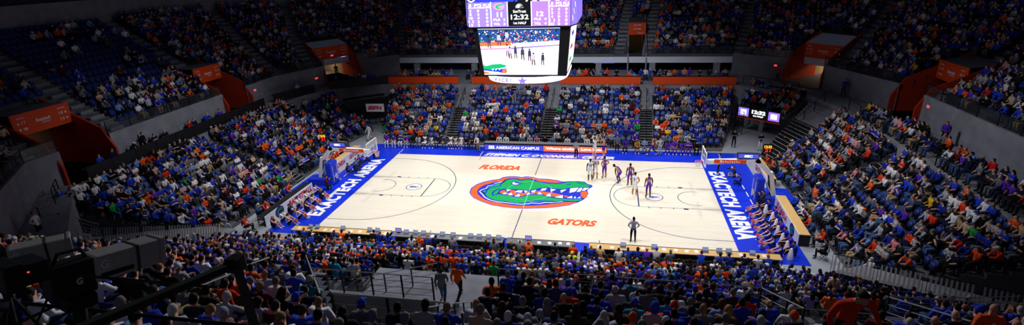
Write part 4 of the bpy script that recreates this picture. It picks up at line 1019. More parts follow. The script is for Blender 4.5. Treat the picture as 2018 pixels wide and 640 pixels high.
    T('home_score', '11', -1.28, 4.44, .34, .30, bold=.025); T('visitor_score', '12', 1.36, 4.44, .44, .30, bold=.025)
    for x, a, b_ in ((-1.3, '1', '3'), (1.36, '4', '4')):
        T('team_lettering', 'PLS', x-.17, 4.12, .42, .15); T('number', a, x+.33, 4.12, .07 if a == '1' else .13, .15); T('team_lettering', 'TOL', x-.17, 3.85, .42, .15); T('number', b_, x+.33, 3.85, .13, .15)
    T('bank_lettering', 'SunTrust', .04, 4.62, .84, .17); T('clock_digits', '12:32', .04, 4.27, 1.15, .31, bold=.02); T('half_lettering', '1st HALF', .04, 3.90, .82, .15)
    sb = MB()
    for k in range(9):
        a = PI*(k/8); sb.add([(.04+.03*math.cos(a+PI/2), yf-.02, 4.82), (.04+.26*math.cos(a)-.02, yf-.02, 4.84+.24*math.sin(a)), (.04+.26*math.cos(a)+.03, yf-.02, 4.86+.24*math.sin(a))], [(0, 1, 2)])
    sb.build('sunburst_logo', led_w, pan)
    ol = MB(); ol.add([(-1.3+.36*math.cos(a), yf-.016, 4.93+.22*math.sin(a)) for a in np.linspace(0, 2*PI, 20)[:-1]], [tuple(range(19))]); ol.build('team_logo_oval', led_p, pan)
    ol = MB(); ol.add([(-1.3+x, yf-.02, 4.93+z) for x, z in ((.3, .15), (.05, .16), (-.18, .1), (-.24, -.02), (-.15, -.12), (.05, -.14), (.22, -.08), (.0, -.05), (-.08, .0), (.02, .05), (.3, .08))], [tuple(range(11))]); ol.build('team_logo_head', led_g, pan)
    rect('arena_panel', X0+.05, X1-.02, 5.26, 5.58, mat('led_navy', '141a4a', .5, emit=.6), root, 0)
    T('arena_lettering', 'Exactech', -1.55, 5.52, 3.0, .62, m=mat('led_deep_blue', '2a3af0', .5, emit=1.3), par=root, bold=.05, shear=.15); T('arena_lettering', 'ARENA', 1.75, 5.5, 2.6, .58, m=led_w, par=root, bold=.02)
    og = MB(); og.add([(-3.1+r*math.cos(a), yf-.03, 5.46+r*.8*math.sin(a)) for r in (.18, .27) for a in np.linspace(0, 2*PI, 24)], [(i, i+1, 25+i, 24+i) for i in range(23)]); og.build('arena_emblem', led_w, root)
    # side faces
    for sx in (1, -1):
        xs = (X1 if sx > 0 else X0); xo = xs+sx*.32
        def sq(name, a, b_, z0, z1, m, o=.015, par=root):
            n = Vector((b_[1]-a[1], -(b_[0]-a[0]), 0)).normalized(); n = n if n.x*sx > 0 else -n; b = MB(); b.quad(*[tuple(Vector(p)+n*o) for p in ((*a, z0), (*b_, z0), (*b_, z1), (*a, z1))]); return b.build(name, m, par)
        q = sq('side_screen', (xo, Y0+1.05), (xo, Y1-1.05), 3.7, 5.5, led_v); q2_ = sq('corner_screen', (xs, Y0+.03), (xo, Y0+1), 3.7, 5.5, led_v)
        for k in range(7):
            sq('screen_chevron', (xs+sx*.32*(.15+.1*k), Y0+.03+.97*(.15+.1*k)), (xs+sx*.32*(.2+.1*k), Y0+.03+.97*(.2+.1*k)), 3.75+.2*k, 4.1+.2*k, led_w if k % 2 else led_b, .02, q2_)
        L = MB(); a0 = (sx*2.98 if sx < 0 else 2.98); yb, yt = 3.05, 3.6
        xb, xt = (2.97, 3.27) if sx > 0 else (-2.97, -3.17)
        L.quad((xb, -2.6, .5), (xb, 2.6, .5), (xt, 3.1, 3.5), (xt, -3.1, 3.5)); s2 = L.build('side_video_screen', mat('screen_white', 'f6f4ff', .5, emit=1.45), root)
        for zc, m in ((1.1, led_g), (2.0, led_r), (2.9, led_b)):
            e = MB(); xx = xb+(xt-xb)*(zc-.5)/3+sx*.01; e.box((xx, -.9, zc), (.02, 1.6, .25)); e.build('side_picture', m, s2)
    # curved ribbon underneath
    rb = MB(); n = 40
    for i in range(n+1):
        a = 2*PI*i/n
        for z, r in ((.30, 1), (-.18, .94)): rb.v.append((3.05*math.copysign(abs(math.cos(a))**.75, math.cos(a))*r, 3.35*math.copysign(abs(math.sin(a))**.75, math.sin(a))*r, z))
    rb.f = [(2*i, 2*i+1, 2*i+3, 2*i+2) for i in range(n)]; rb.mi = [0]*n; rib = rb.build('ribbon_screen', mat('ribbon_white', 'f2f0ff', .5, emit=1.3), root)
    un = MB(); un.v = [(p[0], p[1], -.18) for p in rb.v[1::2]]; un.f = [tuple(range(n))]; un.mi = [0]; un.build('ribbon_base', frame_m, root)
    for x, s, w_ in ((-1.92, 'V', .2), (-1.62, 'I', .06), (-1.36, 'C', .2), (-1.06, 'E', .17), (-.80, '!', .05)):
        ya = -3.35*(1-(abs(x)/3.05)**(2/.75))**(.75/2); slope = (x/3.05); lettering('ribbon_letter', s, w_, .24, (x, ya*.975-.06, .06), (1, slope*.25, 0), (0, .12, 1), mat('led_letter_blue', '5a5ad8', .5, emit=.9), rib, bold=.03, depth=.001)
    stp = [(math.cos(PI/2+k*PI/5)*(.36 if k % 2 == 0 else .15), math.sin(PI/2+k*PI/5)*(.3 if k % 2 == 0 else .12)) for k in range(10)]
    sb = MB(); k0 = [(.02+x, -3.42+.12*y, .05+y) for x, y in stp]; sb.v = k0; sb.f = [tuple(range(10))]; sb.mi = [0]; sb.build('ribbon_star', mat('led_star', '7a70e0', .5, emit=.9), rib)
    for x in (-2.5, 2.5):
        for y in (-2.5, 2.5):
            t = MB(); t.tube([(x, y, 5.6), (x*.9, y*.9, 16)], .03, 6); t.build('hoist_cable', steel, root)
scoreboard()

# ------------------------------------------------------------------ basketball hoops
glass = bpy.data.materials.new('backboard_glass'); glass.use_nodes = True; gb = glass.node_tree.nodes['Principled BSDF']; gb.inputs['Base Color'].default_value = (.85, .9, .95, 1); gb.inputs['Alpha'].default_value = .16; gb.inputs['Roughness'].default_value = .05
white_m = mat('white_enamel', 'e6e7ea', .35); pad_blue = mat('blue_pad', '1535c8', .5); rim_m = mat('rim_orange', 'f0541e', .4); net_m = mat('net_white', 'e8d8d4', .7)
def hoop(s, label):
    r = thing('basketball_hoop', (0, 0, 0), 0, label, 'basketball hoop')
    X = lambda x: s*x
    def P(name, b, m, par=r, **k): return b.build(name, m, par, **k)
    b = MB(); b.bevbox((X(18.0), 0, .30), (2.3, 1.2, .58), .08); b.bevbox((X(17.1), 0, 1.05), (.55, 1.15, 2.0), .1); base = P('base_padding', b, pad_blue)
    b = MB(); 
    for k in (0, 1): b.bar((X(16.85), -.35+.7*k, .3), (X(16.85), -.35+.7*k, 1.7), .01, .12)
    b.bar((X(16.82), 0, .5), (X(16.82), 0, 1.0), .02, .3); b.bar((X(16.82), -.2, .75), (X(16.82), .2, .75), .02, .1); P('padding_logo', b, white_m, base)
    b = MB(); b.bar((X(18.2), 0, .5), (X(17.75), 0, 2.4), .32, .34); b.bar((X(17.8), 0, 2.2), (X(16.7), 0, 3.35), .3, .3); P('mast', b, white_m)
    b = MB(); b.bar((X(17.0), 0, 3.25), (X(13.35), 0, 3.05), .30, .32); P('boom_arm', b, white_m)
    b = MB(); b.bar((X(18.05), .3, .6), (X(16.9), .3, 2.9), .06, .06); b.bar((X(18.05), -.3, .6), (X(16.9), -.3, 2.9), .06, .06); P('brace', b, white_m)
    b = MB(); b.bar((X(17.92), -.19, .7), (X(17.62), -.19, 2.2), .012, .10); P('mast_lettering', b, mat('mast_black', '23252c', .5))
    b = MB()
    y0, y1, z0, z1 = -.915, .915, 2.9, 3.97; x = X(13.1)
    for (a, c_) in (((y0, z0), (y1, z0)), ((y1, z0), (y1, z1)), ((y1, z1), (y0, z1)), ((y0, z1), (y0, z0))): b.bar((x, *a), (x, *c_), .06, .06)
    bb = P('backboard_frame', b, white_m)
    b = MB(); b.box((x, 0, 3.435), (.02, 1.8, 1.04)); P('backboard_glass', b, glass, bb)
    b = MB()
    for (a, c_) in (((-.3, 3.1), (.3, 3.1)), ((.3, 3.1), (.3, 3.55)), ((.3, 3.55), (-.3, 3.55)), ((-.3, 3.55), (-.3, 3.1))): b.bar((x-s*.015, *a), (x-s*.015, *c_), .05, .012)
    P('shooter_square', b, white_m, bb)
    b = MB(); b.bar((x, y0, 2.87), (x, y1, 2.87), .09, .06); P('board_padding', b, mat('pad_blue2', '2446d8', .5), bb)
    b = MB(); cx = X(12.726); b.tube([(cx+.235*math.cos(a), .235*math.sin(a), 3.05) for a in np.linspace(0, 2*PI, 25)[:-1]], .012, 6, closed=True); b.box((X(13.03), 0, 3.04), (.12, .12, .1)); rim = P('rim', b, rim_m)
    b = MB()
    for k in range(12):
        for d_ in (1, -1):
            pts = []
            for j in range(5): a = 2*PI*(k+d_*j*.5)/12; rr = (.23, .19, .155, .135, .13)[j]; pts.append((cx+rr*math.cos(a), rr*math.sin(a), 3.04-.11*j))
            b.tube(pts, .007, 4)
    P('net', b, net_m, rim)
    b = MB(); b.bevbox((X(14.9), -.17, 3.16), (2.2, .03, .30), .01); P('arm_banner', b, mat('arm_orange', 'f2501c', .4)).name = 'arm_banner'
    ab = [c_ for c_ in r.children if c_.name.startswith('arm_banner')][0]
    b = MB()
    for k, (w_, h_) in enumerate(((.2, .17), (.09, .12), (.1, .16), (.12, .11), (.08, .15), (.12, .12), (.1, .12), (.09, .16), (.11, .12))):
        b.box((X(14.9)-.62+.155*k, -.192, 3.13+h_/2-.05), (w_*.8, .006, h_))
    P('banner_script', b, white_m, ab)
    b = MB(); b.bevbox((X(16.1), -.05, 3.62), (1.5, .25, .42), .02); sg = P('sign_box', b, mat('sign_dark', '2c2e3c', .5))
    b = MB(); b.box((X(16.1), -.18, 3.62), (1.36, .012, .30)); P('sign_face', b, mat('sign_blue_lit', '4a58d8', .5, emit=.7), sg)
    lettering('sign_lettering', 'SEC', .55, .17, (X(16.1), -.192, 3.62), (1, 0, 0), (0, 0, 1), led_w, sg, bold=.03)
    # shot clock
    b = MB(); b.bevbox((X(17.35), 0, 4.2), (.62, .18, .62), .03); b.bar((X(17.2), 0, 3.3), (X(17.3), 0, 4.0), .05, .05); ck = P('shot_clock', b, mat('clock_black', '0b0b0d', .4))
    lettering('clock_digits', '12:32', .5, .2, (X(17.35), -.105, 4.34), (1, 0, 0), (0, 0, 1), mat('led_amber', 'ffb020', .5, emit=2), ck, bold=.03)
    lettering('clock_digits', '21', .38, .24, (X(17.35), -.105, 4.07), (1, 0, 0), (0, 0, 1), mat('led_red', 'f01c24', .5, emit=1.5), ck, bold=.03)
    return r
hoop(-1, 'white and blue basketball hoop at the left end, beside the seated photographers')
hoop(1, 'white and blue basketball hoop at the right end, beside the official in black')
# ------------------------------------------------------------------ railings
def railing(label, pts, h=1.0, bars=2, glassy=False, step=1.6, mt=None, name='railing', group=None, r=.025, bar_m=None):
    mt = mt or rail_m; pts = [Vector(p) for p in pts]; b = MB()
    b.tube([p+Vector((0, 0, h)) for p in pts], r, 6)
    for k in range(bars):
        z = h*(k+.6)/(bars+.6); b.tube([p+Vector((0, 0, z)) for p in pts], r*.55, 4)
    root = b.build(name, bar_m or mt); tag(root, label, 'railing', group)
    pm = MB(); pm.box((0, 0, h/2), (.05, .05, h)); me = pm.mesh('post', mt)
    for a, c in zip(pts, pts[1:]):
        n = max(1, round((c-a).length/step))
        for i in range(n+1 if (c-pts[-1]).length < 1e-6 else n):
            o = bpy.data.objects.new('post', me); COL.objects.link(o); o.parent = root; o.location = a.lerp(c, i/n)
    if glassy:
        g = MB()
        for a, c in zip(pts, pts[1:]): g.quad(a+Vector((0, 0, .05)), c+Vector((0, 0, .05)), c+Vector((0, 0, h-.05)), a+Vector((0, 0, h-.05)))
        g.build('glass_panel', smoke_glass, root)
    return root
smoke_glass = bpy.data.materials.new('smoked_glass'); smoke_glass.use_nodes = True; sg_ = smoke_glass.node_tree.nodes['Principled BSDF']; sg_.inputs['Base Color'].default_value = (.05, .06, .07, 1); sg_.inputs['Alpha'].default_value = .35; sg_.inputs['Roughness'].default_value = .15
def on_front(seg, t, z, d=-.09): p = deck_pt(seg, t, d); return (p.x, p.y, z)
DN = {1: 'left', 2: 'far left corner', 3: 'far left', 4: 'far', 5: 'far right', 6: 'far right corner', 7: 'right', 9: 'near', 0: 'near left corner', 8: 'near right corner'}
for seg in (0, 1, 2, 3, 4, 5, 6, 7, 8):
    iv = vom_cut(seg, 0, False)
    for k, (t0, t1) in enumerate(iv):
        L = (CP[(seg+1) % NSEG]-CP[seg]).length*(t1-t0)
        if L < 1: continue
        where = '' if len(iv) == 1 else ', stretch %s from its left end' % (('one', 'two', 'three', 'four')[k])
        railing('dark railing along the %s upper deck%s' % (DN[seg], where), [on_front(seg, t0, ZC+.45), on_front(seg, t1, ZC+.45)], .85, 1, True, 2.0)

# ------------------------------------------------------------------ pale beam, orange parapet and club level on the far side
pale = mat('pale_beam', 'e4e7ee', .6)
b = MB(); a, c = deck_pt(4, 0, -.25), deck_pt(4, 1, -.25); a2, c2 = deck_pt(4, 0, .3), deck_pt(4, 1, .3)
for z0, z1 in ((5.35, 6.05),):
    b.quad((*a, z0), (*c, z0), (*c, z1), (*a, z1)); b.quad((*a, z1), (*c, z1), (*c2, z1), (*a2, z1)); b.quad((*a, z0), (*a2, z0), (*c2, z0), (*c, z0)); b.quad((*a2, z0), (*c2, z0), (*c2, z1), (*a2, z1))
struct(b.build('trim_far_beam', pale))
b = MB(); e, f = deck_pt(4, 0, .1), deck_pt(4, 1, .1); g_, h_ = deck_pt(4, 0, 9), deck_pt(4, 1, 9); b.quad((*e, 5.4), (*g_, 5.4), (*h_, 5.4), (*f, 5.4)); b.quad((*e, 6.04), (*f, 6.04), (*f, 6.45), (*e, 6.45)); struct(b.build('ceiling_club', mat('club_ceiling', '2a2c38', .8)))
for k, (x0, x1) in enumerate(((-20.4, -11.6), (-10.0, -.9), (.5, 9.4), (10.7, 19.4))):
    b = MB(); b.box(((x0+x1)/2, 20.8, 4.6), (x1-x0, .14, .9), None, 0); b.box(((x0+x1)/2, 20.8, 5.05), (x1-x0, .22, .05), None, 1); struct(b.build('wall_orange_parapet', [orange_m, rail_m]))
    b = MB(); b.box(((x0+x1)/2, 21.15, 4.9), (x1-x0-.2, .4, .04)); [b.box((x, 21.15, 4.5), (.05, .3, .76)) for x in np.linspace(x0+.3, x1-.3, 6)]; o = b.build('counter', mat('counter_dark', '26282e', .5)); tag(o, 'long narrow counter behind the orange parapet, %s' % ('leftmost', 'just left of the centre stairs', 'just right of the centre stairs', 'rightmost')[k], 'counter', 'counters of the club level')
club = mat('club_wall', '12142c', .6); b = MB(); b.quad((-24, 33, 4.1), (24, 33, 4.1), (24, 33, 5.4), (-24, 33, 5.4)); struct(b.build('wall_club_back', club))
for x in (-19, -11.2, -3, 4.6, 11.0, 18.4):
    b = MB(); b.box((x, 27.0, 4.72), (.7, .5, 1.3)); struct(b.build('trim_column', mat('column_grey', '8e9098', .7)))
for k, (x, y, w_, c_) in enumerate(((5.2, 29.5, 2.6, 'led_club_blue'), (14.5, 31.5, 2.6, 'led_club_blue'), (-8.5, 31, 2.0, 'led_club_amber'), (-15.5, 32, 2.2, 'led_club_blue'), (7.4, 31, 1.4, 'led_club_violet'))):
    b = MB(); b.box((0, 0, 0), (w_, .06, .22)); b.box((0, .05, 0), (w_+.1, .06, .3), None, 1); o = b.build('light_strip', [mat(c_, {'led_club_blue': '2c40e0', 'led_club_amber': 'f0b060', 'led_club_violet': '6a3ae0'}[c_], .5, emit=1.0), frame_m], loc=(x, y, 5.0)); tag(o, ('blue lit strip under the far deck right of the scoreboard', 'blue lit strip at the rear of the rightmost club bay', 'amber lit strip under the far deck just left of the scoreboard', 'blue lit strip in the leftmost club bay', 'violet lit strip left of the grey column right of centre')[k], 'light')
b = MB(); b.box((0, 0, 0), (8.2, .1, 1.6)); o = b.build('dark_curtain', mat('navy_curtain', '0d1034', .8), loc=(15.2, 30.5, 4.5)); tag(o, 'dark navy curtain closing the rightmost club bay', 'curtain')

# ------------------------------------------------------------------ black press parapets round the left walkway
panel_k = mat('press_black', '17181b', .6); ptop = mat('press_top', '3a3c40', .5)
def press_row(label, a, c, z, n, h=.95, table=True):
    r = thing('press_counter', (a[0], a[1], z), 0, label, 'counter', 'black press counters'); A_, C_ = Vector((0, 0, 0)), Vector((c[0]-a[0], c[1]-a[1], 0)); L = C_.length; t = C_.normalized(); nrm = Vector((t.y, -t.x, 0))
    if nrm.dot(Vector((-a[0], -a[1], 0))) < 0: nrm = -nrm
    R = Matrix((t, nrm, Vector((0, 0, 1)))).transposed()
    for i in range(n):
        b = MB(); b.bevbox(A_+t*L*(i+.5)/n+Vector((0, 0, h/2)), (L/n-.03, .10, h), .01, R); b.build('front_panel', panel_k, r)
    if table: b = MB(); b.box(A_+t*L/2-nrm*.27+Vector((0, 0, h-.2)), (L, .42, .04), R); b.build('tabletop', ptop, r)
press_row('long black press counter above the left end stand', (-29.5, -10.2), (-29.5, 9.6), 4.1, 10)
press_row('short black press counter between the two orange vomitories on the left', (-29.5, 11.2), (-27.6, 16.2), 4.1, 4)
press_row('grey-black press counter in the far left corner, under the raised orange portal', (-26.6, 17.6), (-20.5, 20.9), 4.1, 6)
# ------------------------------------------------------------------ vomitories
ZS = {'v1': 7.35, 'v2': 7.3, 'v3': 6.75, 'v4': 6.45, 'v5': 6.95, 'vc': 8.2}
def vom(key, digits, warm=0):
    sign_d = 2.4 if key != 'vc' else 3.0
    (cx, cy), (nx, ny), wd, rows = VOMS[key]; lx, ly = ny, -nx
    # lateral axis runs to the right as seen from the court
    P = lambda l, d, z: (cx+lx*l+nx*d, cy+ly*l+ny*d, z)
    zf = 4.12; D = rows*DT; hw = wd/2; zt = ZS[key]+1.55
    zs = ZS[key]; sd = sign_d
    zd = lambda d: ZC+DR/DT*d+.95
    w = MB()
    for s in (-1, 1):
        for off in (0, .16):
            l = s*(hw+off); w.add([P(l, -.72, zf), P(l, D, zf), P(l, D, deck_z(D)+.75), P(l, .1, ZC+.95), P(l, -.72, ZC-.6)], [(0, 1, 2, 3, 4)])
        i, o_ = s*hw, s*(hw+.16); top = [(-.72, ZC-.6), (.1, ZC+.95), (D, deck_z(D)+.75)]
        for (d0, z0), (d1, z1) in zip(top, top[1:]): w.quad(P(i, d0, z0), P(o_, d0, z0), P(o_, d1, z1), P(i, d1, z1))
        w.quad(P(i, -.72, zf), P(o_, -.72, zf), P(o_, -.72, ZC-.6), P(i, -.72, ZC-.6))
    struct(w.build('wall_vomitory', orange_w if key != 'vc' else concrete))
    r = MB(); r.quad(P(-hw, sd, zt), P(hw, sd, zt), P(hw, D, deck_z(D)+.4), P(-hw, D, deck_z(D)+.4)); r.quad(P(-hw, sd, zs), P(-hw, D+5, zs), P(hw, D+5, zs), P(hw, sd, zs)); r.quad(P(-hw, D, zs), P(hw, D, zs), P(hw, D, deck_z(D)+.4), P(-hw, D, deck_z(D)+.4))
    struct(r.build('ceiling_vomitory', pale if key in ('v3', 'v4') else concrete_d))
    t = MB()
    for s in (-1, 1): t.quad(P(s*hw, D, zf), P(s*hw, D+5, zf), P(s*hw, D+5, zs), P(s*hw, D, zs))
    t.quad(P(-hw, D+5, zf), P(hw, D+5, zf), P(hw, D+5, zs), P(-hw, D+5, zs)); struct(t.build('wall_tunnel', mat('tunnel_tan', '9a8468', .7)))
    t = MB(); t.quad(P(-hw, -1.2, zf-.02), P(hw, -1.2, zf-.02), P(hw, D+5, zf-.02), P(-hw, D+5, zf-.02)); struct(t.build('floor_tunnel', concrete_d))
    ang = math.atan2(ly, lx)
    wn = {'v1': 'nearest the left cameras', 'v2': 'in the middle of the left deck', 'v3': 'in the far left corner', 'v4': 'in the far right corner', 'v5': 'on the right deck', 'vc': 'over the narrow far portal'}[key]
    hh = 1.5; so = thing('vomitory_sign', P(0, sd-.06, zs+hh/2+.05), ang, 'orange hanging section sign '+wn, 'sign')
    b = MB(); b.bevbox((0, 0, 0), (wd+.1, .1, hh), .01); b.build('sign_panel', orange_m, so)
    if key != 'vc':
        lettering('arena_lettering', 'Exactech', wd*.26, .24, (0, -.07, .06), (1, 0, 0), (0, 0, 1), white_m, so, bold=.03, shear=.15); lettering('arena_lettering', 'ARENA', wd*.16, .13, (wd*.04, -.07, -.18), (1, 0, 0), (0, 0, 1), white_m, so, bold=.0)
        for s, arr in ((-1, ('A', 'V')), (1, ('A', 'V'))):
            lettering('section_word', 'SECTION', wd*.13, .11, (s*wd*.36, -.07, .45), (1, 0, 0), (0, 0, 1), white_m, so, bold=.01)
            for q in (0, 1):
                z = .12-.45*q; lettering('section_number', digits[(0 if s < 0 else 2)+q], wd*.075, .2, (s*wd*.33, -.07, z), (1, 0, 0), (0, 0, 1), white_m, so, bold=.01)
                ar = MB(); x0 = s*wd*.42; d_ = 1 if q == 0 else -1; ar.add([(x0-.09, -.07, z-.08*d_), (x0+.09, -.07, z-.08*d_), (x0, -.07, z+.1*d_)], [(0, 1, 2)]); ar.build('arrow', white_m, so)
    else:
        lettering('section_number', digits[0], .9, .2, (0, -.07, .0), (1, 0, 0), (0, 0, 1), white_m, so, bold=.02); lettering('section_word', 'SECTION', .9, .12, (0, -.07, .45), (1, 0, 0), (0, 0, 1), white_m, so); lettering('arena_lettering', 'Exactech', .6, .12, (.4, -.07, -.5), (1, 0, 0), (0, 0, 1), white_m, so)
    if key in ('v3', 'v4'):
        b = MB(); b.quad(P(-hw, sd+.05, zs-.75), P(hw, sd+.05, zs-.75), P(hw, sd+.05, zs), P(-hw, sd+.05, zs)); b.quad(P(-hw, sd+.05, zs-.75), P(hw, sd+.05, zs-.75), P(hw, D, zs-.75), P(-hw, D, zs-.75)); struct(b.build('trim_portal_header', pale))
    if warm:
        l = bpy.data.lights.new('tunnel_lamp', 'AREA'); l.energy = warm; l.color = (1, .78, .5); l.size = 1.2; o = bpy.data.objects.new('tunnel_lamp', l); COL.objects.link(o); o.location = P(0, D+2.5, zs-.1); 
    return P, zf, zs, D, hw
V3 = {}
for key, dg_, warm in (('v1', ('17', '9', '18', '19'), 6), ('v2', ('20', '21', '22', '23'), 4), ('v3', ('51', '8', '53', '54'), 90), ('v4', ('55', '57', '59', '60'), 160), ('v5', ('61', '62', '63', '64'), 4), ('vc', ('54-56', '', '', ''), 4)):
    V3[key] = vom(key, dg_, warm)
exit_m = mat('exit_red', 'ff3040', .5, emit=2.2)
def exit_sign(loc, rz, label):
    r = thing('exit_sign', loc, rz, label, 'sign'); b = MB(); b.bevbox((0, 0, 0), (.42, .08, .24), .01); b.build('housing', mat('sign_white', 'c8c8c8', .5), r); lettering('sign_lettering', 'EXIT', .34, .16, (0, -.046, 0), (1, 0, 0), (0, 0, 1), exit_m, r, bold=.05)
for key, l, d, z, lab in (('v1', 2.9, -.28, 5.75, 'small red exit sign right of the orange vomitory nearest the left cameras'), ('v2', 2.9, -.28, 5.75, 'small red exit sign right of the middle orange vomitory of the left deck'), ('v3', -3.6, -.7, 5.2, 'small red exit sign left of the corner portal with the screen'), ('v4', -3.4, -.3, 5.6, 'small red exit sign left of the far right corner portal'), ('v5', 2.9, -.28, 5.75, 'small red exit sign right of the orange vomitory on the right deck'), ('v3', 0, 2.2, 7.15, 'small red exit sign under the far left corner portal sign')):
    (cx, cy), (nx, ny), wd, rows = VOMS[key]; lx, ly = ny, -nx; exit_sign((cx+lx*l+nx*d, cy+ly*l+ny*d, z), math.atan2(ly, lx), lab)
P, zf, zs, D, hw = V3['v3']; (cx, cy), (nx, ny), wd, rows = VOMS['v3']; r = thing('television', P(1.5, 2.6, 6.65), math.atan2(-nx, ny), 'lit blue-white television hanging in the far left corner portal', 'television')
b = MB(); b.bevbox((0, 0, 0), (1.5, .1, .9), .02); b.build('case', frame_m, r); b = MB(); b.quad((-.68, -.055, -.38), (.68, -.055, -.38), (.68, -.055, .38), (-.68, -.055, .38)); sc = b.build('screen', mat('tv_blue', '3a50f0', .5, emit=1.2), r); b = MB(); b.add([(-.2, -.06, -.3), (.3, -.06, -.3), (.4, -.06, .1), (.05, -.06, .3), (-.3, -.06, .0)], [(0, 1, 2, 3, 4)]); b.build('screen_picture', led_w, sc); b = MB(); b.tube([(0, 0, .45), (0, 0, .7)], .03, 6); b.build('bracket', frame_m, r)

# ------------------------------------------------------------------ far left corner: broadcast platform with its sign
deckp = mat('platform_black', '131417', .6)
pf = thing('broadcast_platform', (-22.2, 17.6, 0), .62, 'black raised broadcast platform in the far left corner carrying a white sign', 'platform')
b = MB(); b.bevbox((0, 0, 2.35), (5.0, 2.6, .16), .02); b.build('platform_deck', deckp, pf)
for x in (-2.4, -1.2, 0, 1.2, 2.4):
    for y in (-1.2, 1.2): b = MB(); b.tube([(x, y, 0), (x, y, 2.3)], .045, 6); b.build('leg', rail_m, pf)
b = MB(); b.bevbox((0, -1.27, 2.85), (5.0, .05, .8), .01); b.build('skirt', deckp, pf)
b = MB(); b.bevbox((0, .7, 3.1), (4.8, 1.0, .05), .01); [b.bar((x, .7, 2.4), (x, .7, 3.1), .05, .05) for x in (-2.2, -.8, .8, 2.2)]; b.build('desk', deckp, pf)
sr = thing('network_sign', (-20.0, 15.4, 2.55), .06, 'white sign with red lettering on the black platform in the far left corner', 'sign')
b = MB(); b.bevbox((0, 0, 0), (2.1, .08, .92), .02); b.build('sign_panel', mat('sign_panel_white', 'e6e6ea', .5), sr)
lettering('sign_lettering', 'ESPN', 1.7, .42, (0, -.045, 0), (1, 0, 0), (0, 0, 1), mat('network_red', 'c4102c', .5), sr, bold=.09, shear=.2)
b = MB(); b.box((0, -.05, .02), (1.75, .006, .03)); b.build('lettering_gap', mat('sign_panel_white', 'e6e6ea', .5), sr)

# ------------------------------------------------------------------ far right tunnel with scaffold and small scoreboard
for k, (x, y) in enumerate(((18.6, 16.0), (19.3, 18.6), (24.4, 12.9))):
    r = thing('scaffold_tower', (x, y, 0), .75, 'black scaffold tower %s' % ('standing at the right end of the far stand', 'left of the tunnel mouth, behind the first tower', 'right of the tunnel mouth beside the black stairs')[k], 'scaffold')
    for sx in (-1, 1):
        for sy in (-1, 1): b = MB(); b.tube([(sx*.7, sy*.5, 0), (sx*.7, sy*.5, 2.45)], .03, 6); b.build('upright', rail_m, r)
    for z in (.4, 1.1, 1.8, 2.4):
        for sy in (-1, 1): b = MB(); b.tube([(-.7, sy*.5, z), (.7, sy*.5, z)], .022, 5); b.build('ledger', rail_m, r)
        b = MB(); b.tube([(-.7, -.5, z), (-.7, .5, z)], .022, 5); b.tube([(.7, -.5, z), (.7, .5, z)], .022, 5); b.build('transom', rail_m, r)
    b = MB(); b.tube([(-.7, -.5, .4), (.7, -.5, 1.8)], .018, 5); b.build('brace', rail_m, r)
b = MB(); b.quad((18.3, 22.3, 0), (26.6, 18.8, 0), (26.6, 18.8, 2.5), (18.3, 22.3, 2.5)); struct(b.build('wall_tunnel_back', mat('tunnel_grey', '7c7e84', .7)))
b = MB(); b.box((21.6, 17.6, 1.2), (.35, .35, 2.35)); struct(b.build('trim_tunnel_column', pale))
sb2 = thing('small_scoreboard', (20.7, 15.6, 2.35), -.66, 'small lit scoreboard hanging over the far right tunnel mouth', 'scoreboard')
b = MB(); b.bevbox((0, 0, 0), (4.3, .16, 1.05), .02); b.build('case', frame_m, sb2); b = MB(); b.box((0, -.04, -.6), (4.3, .1, .12)); b.build('orange_strip', orange_m, sb2)
for x, m in ((-1.5, led_v), (1.5, led_v2)):
    b = MB(); b.box((x, -.09, 0), (1.05, .01, .85)); q = b.build('team_screen', m, sb2); b = MB(); b.box((x, -.1, 0), (.6, .006, .5)); b.build('team_picture', led_w, q)
lettering('clock_digits', '12:32', 1.35, .38, (0, -.095, .16), (1, 0, 0), (0, 0, 1), led_w, sb2, bold=.05); lettering('half_lettering', '1st HALF', 1.0, .18, (0, -.095, -.22), (1, 0, 0), (0, 0, 1), led_w, sb2, bold=.03)

# ------------------------------------------------------------------ drapes and barricades closing the two near corners
blue_drape = mat('blue_drape', '0d1f6a', .8)
def drape(label, a, c, z, n, bl):
    a, c = Vector(a), Vector(c); t = (c-a).normalized(); L = (c-a).length; r = thing('blue_drape', (a.x, a.y, 0), math.atan2(t.y, t.x), label, 'drape'); 
    for i in range(n):
        b = MB(); m = 12; w = L/n
        for j in range(m+1):
            x = i*w+.04+(w-.08)*j/m; y = .03*math.sin(j*PI/2)
            b.v += [(x, y, 0), (x, y, z), (x, y+.03, 0), (x, y+.03, z)]
        for j in range(m): q = 4*j; b.f += [(q, q+4, q+5, q+1), (q+2, q+3, q+7, q+6), (q+1, q+5, q+7, q+3)]; b.mi += [0]*3
        b.build('drape_panel', blue_drape, r)
    for i in range(n):
        k = thing('barricade', (a.x+t.x*L*(i+.5)/n, a.y+t.y*L*(i+.5)/n, z), math.atan2(t.y, t.x), '%s, %s' % (bl, ('first', 'second', 'third', 'fourth', 'fifth', 'sixth')[i]+' from its left end'), 'barricade', 'slatted barricades')
        w = L/n*.92
        f = MB(); f.tube([(-w/2, 0, .04), (w/2, 0, .04), (w/2, .42, .92), (-w/2, .42, .92)], .03, 6, closed=True); f.build('frame', rail_m, k)
        for j in range(9): s = MB(); x = -w/2+w*(j+.7)/9.4; s.bar((x, .02, .08), (x, .40, .88), .075, .02); s.build('slat', mat('slat_grey', 'a6aab2', .5), k)
drape('dark blue drape wall closing the near end of the left stand', (-28.6, -13.9), (-18.4, -12.1), 1.25, 6, 'slatted grey barricade above the blue drape in the left corner')
drape('dark blue drape wall between the pep band and the right stand', (17.9, -11.3), (25.4, -14.2), 1.25, 4, 'slatted grey barricade above the blue drape in the right corner')
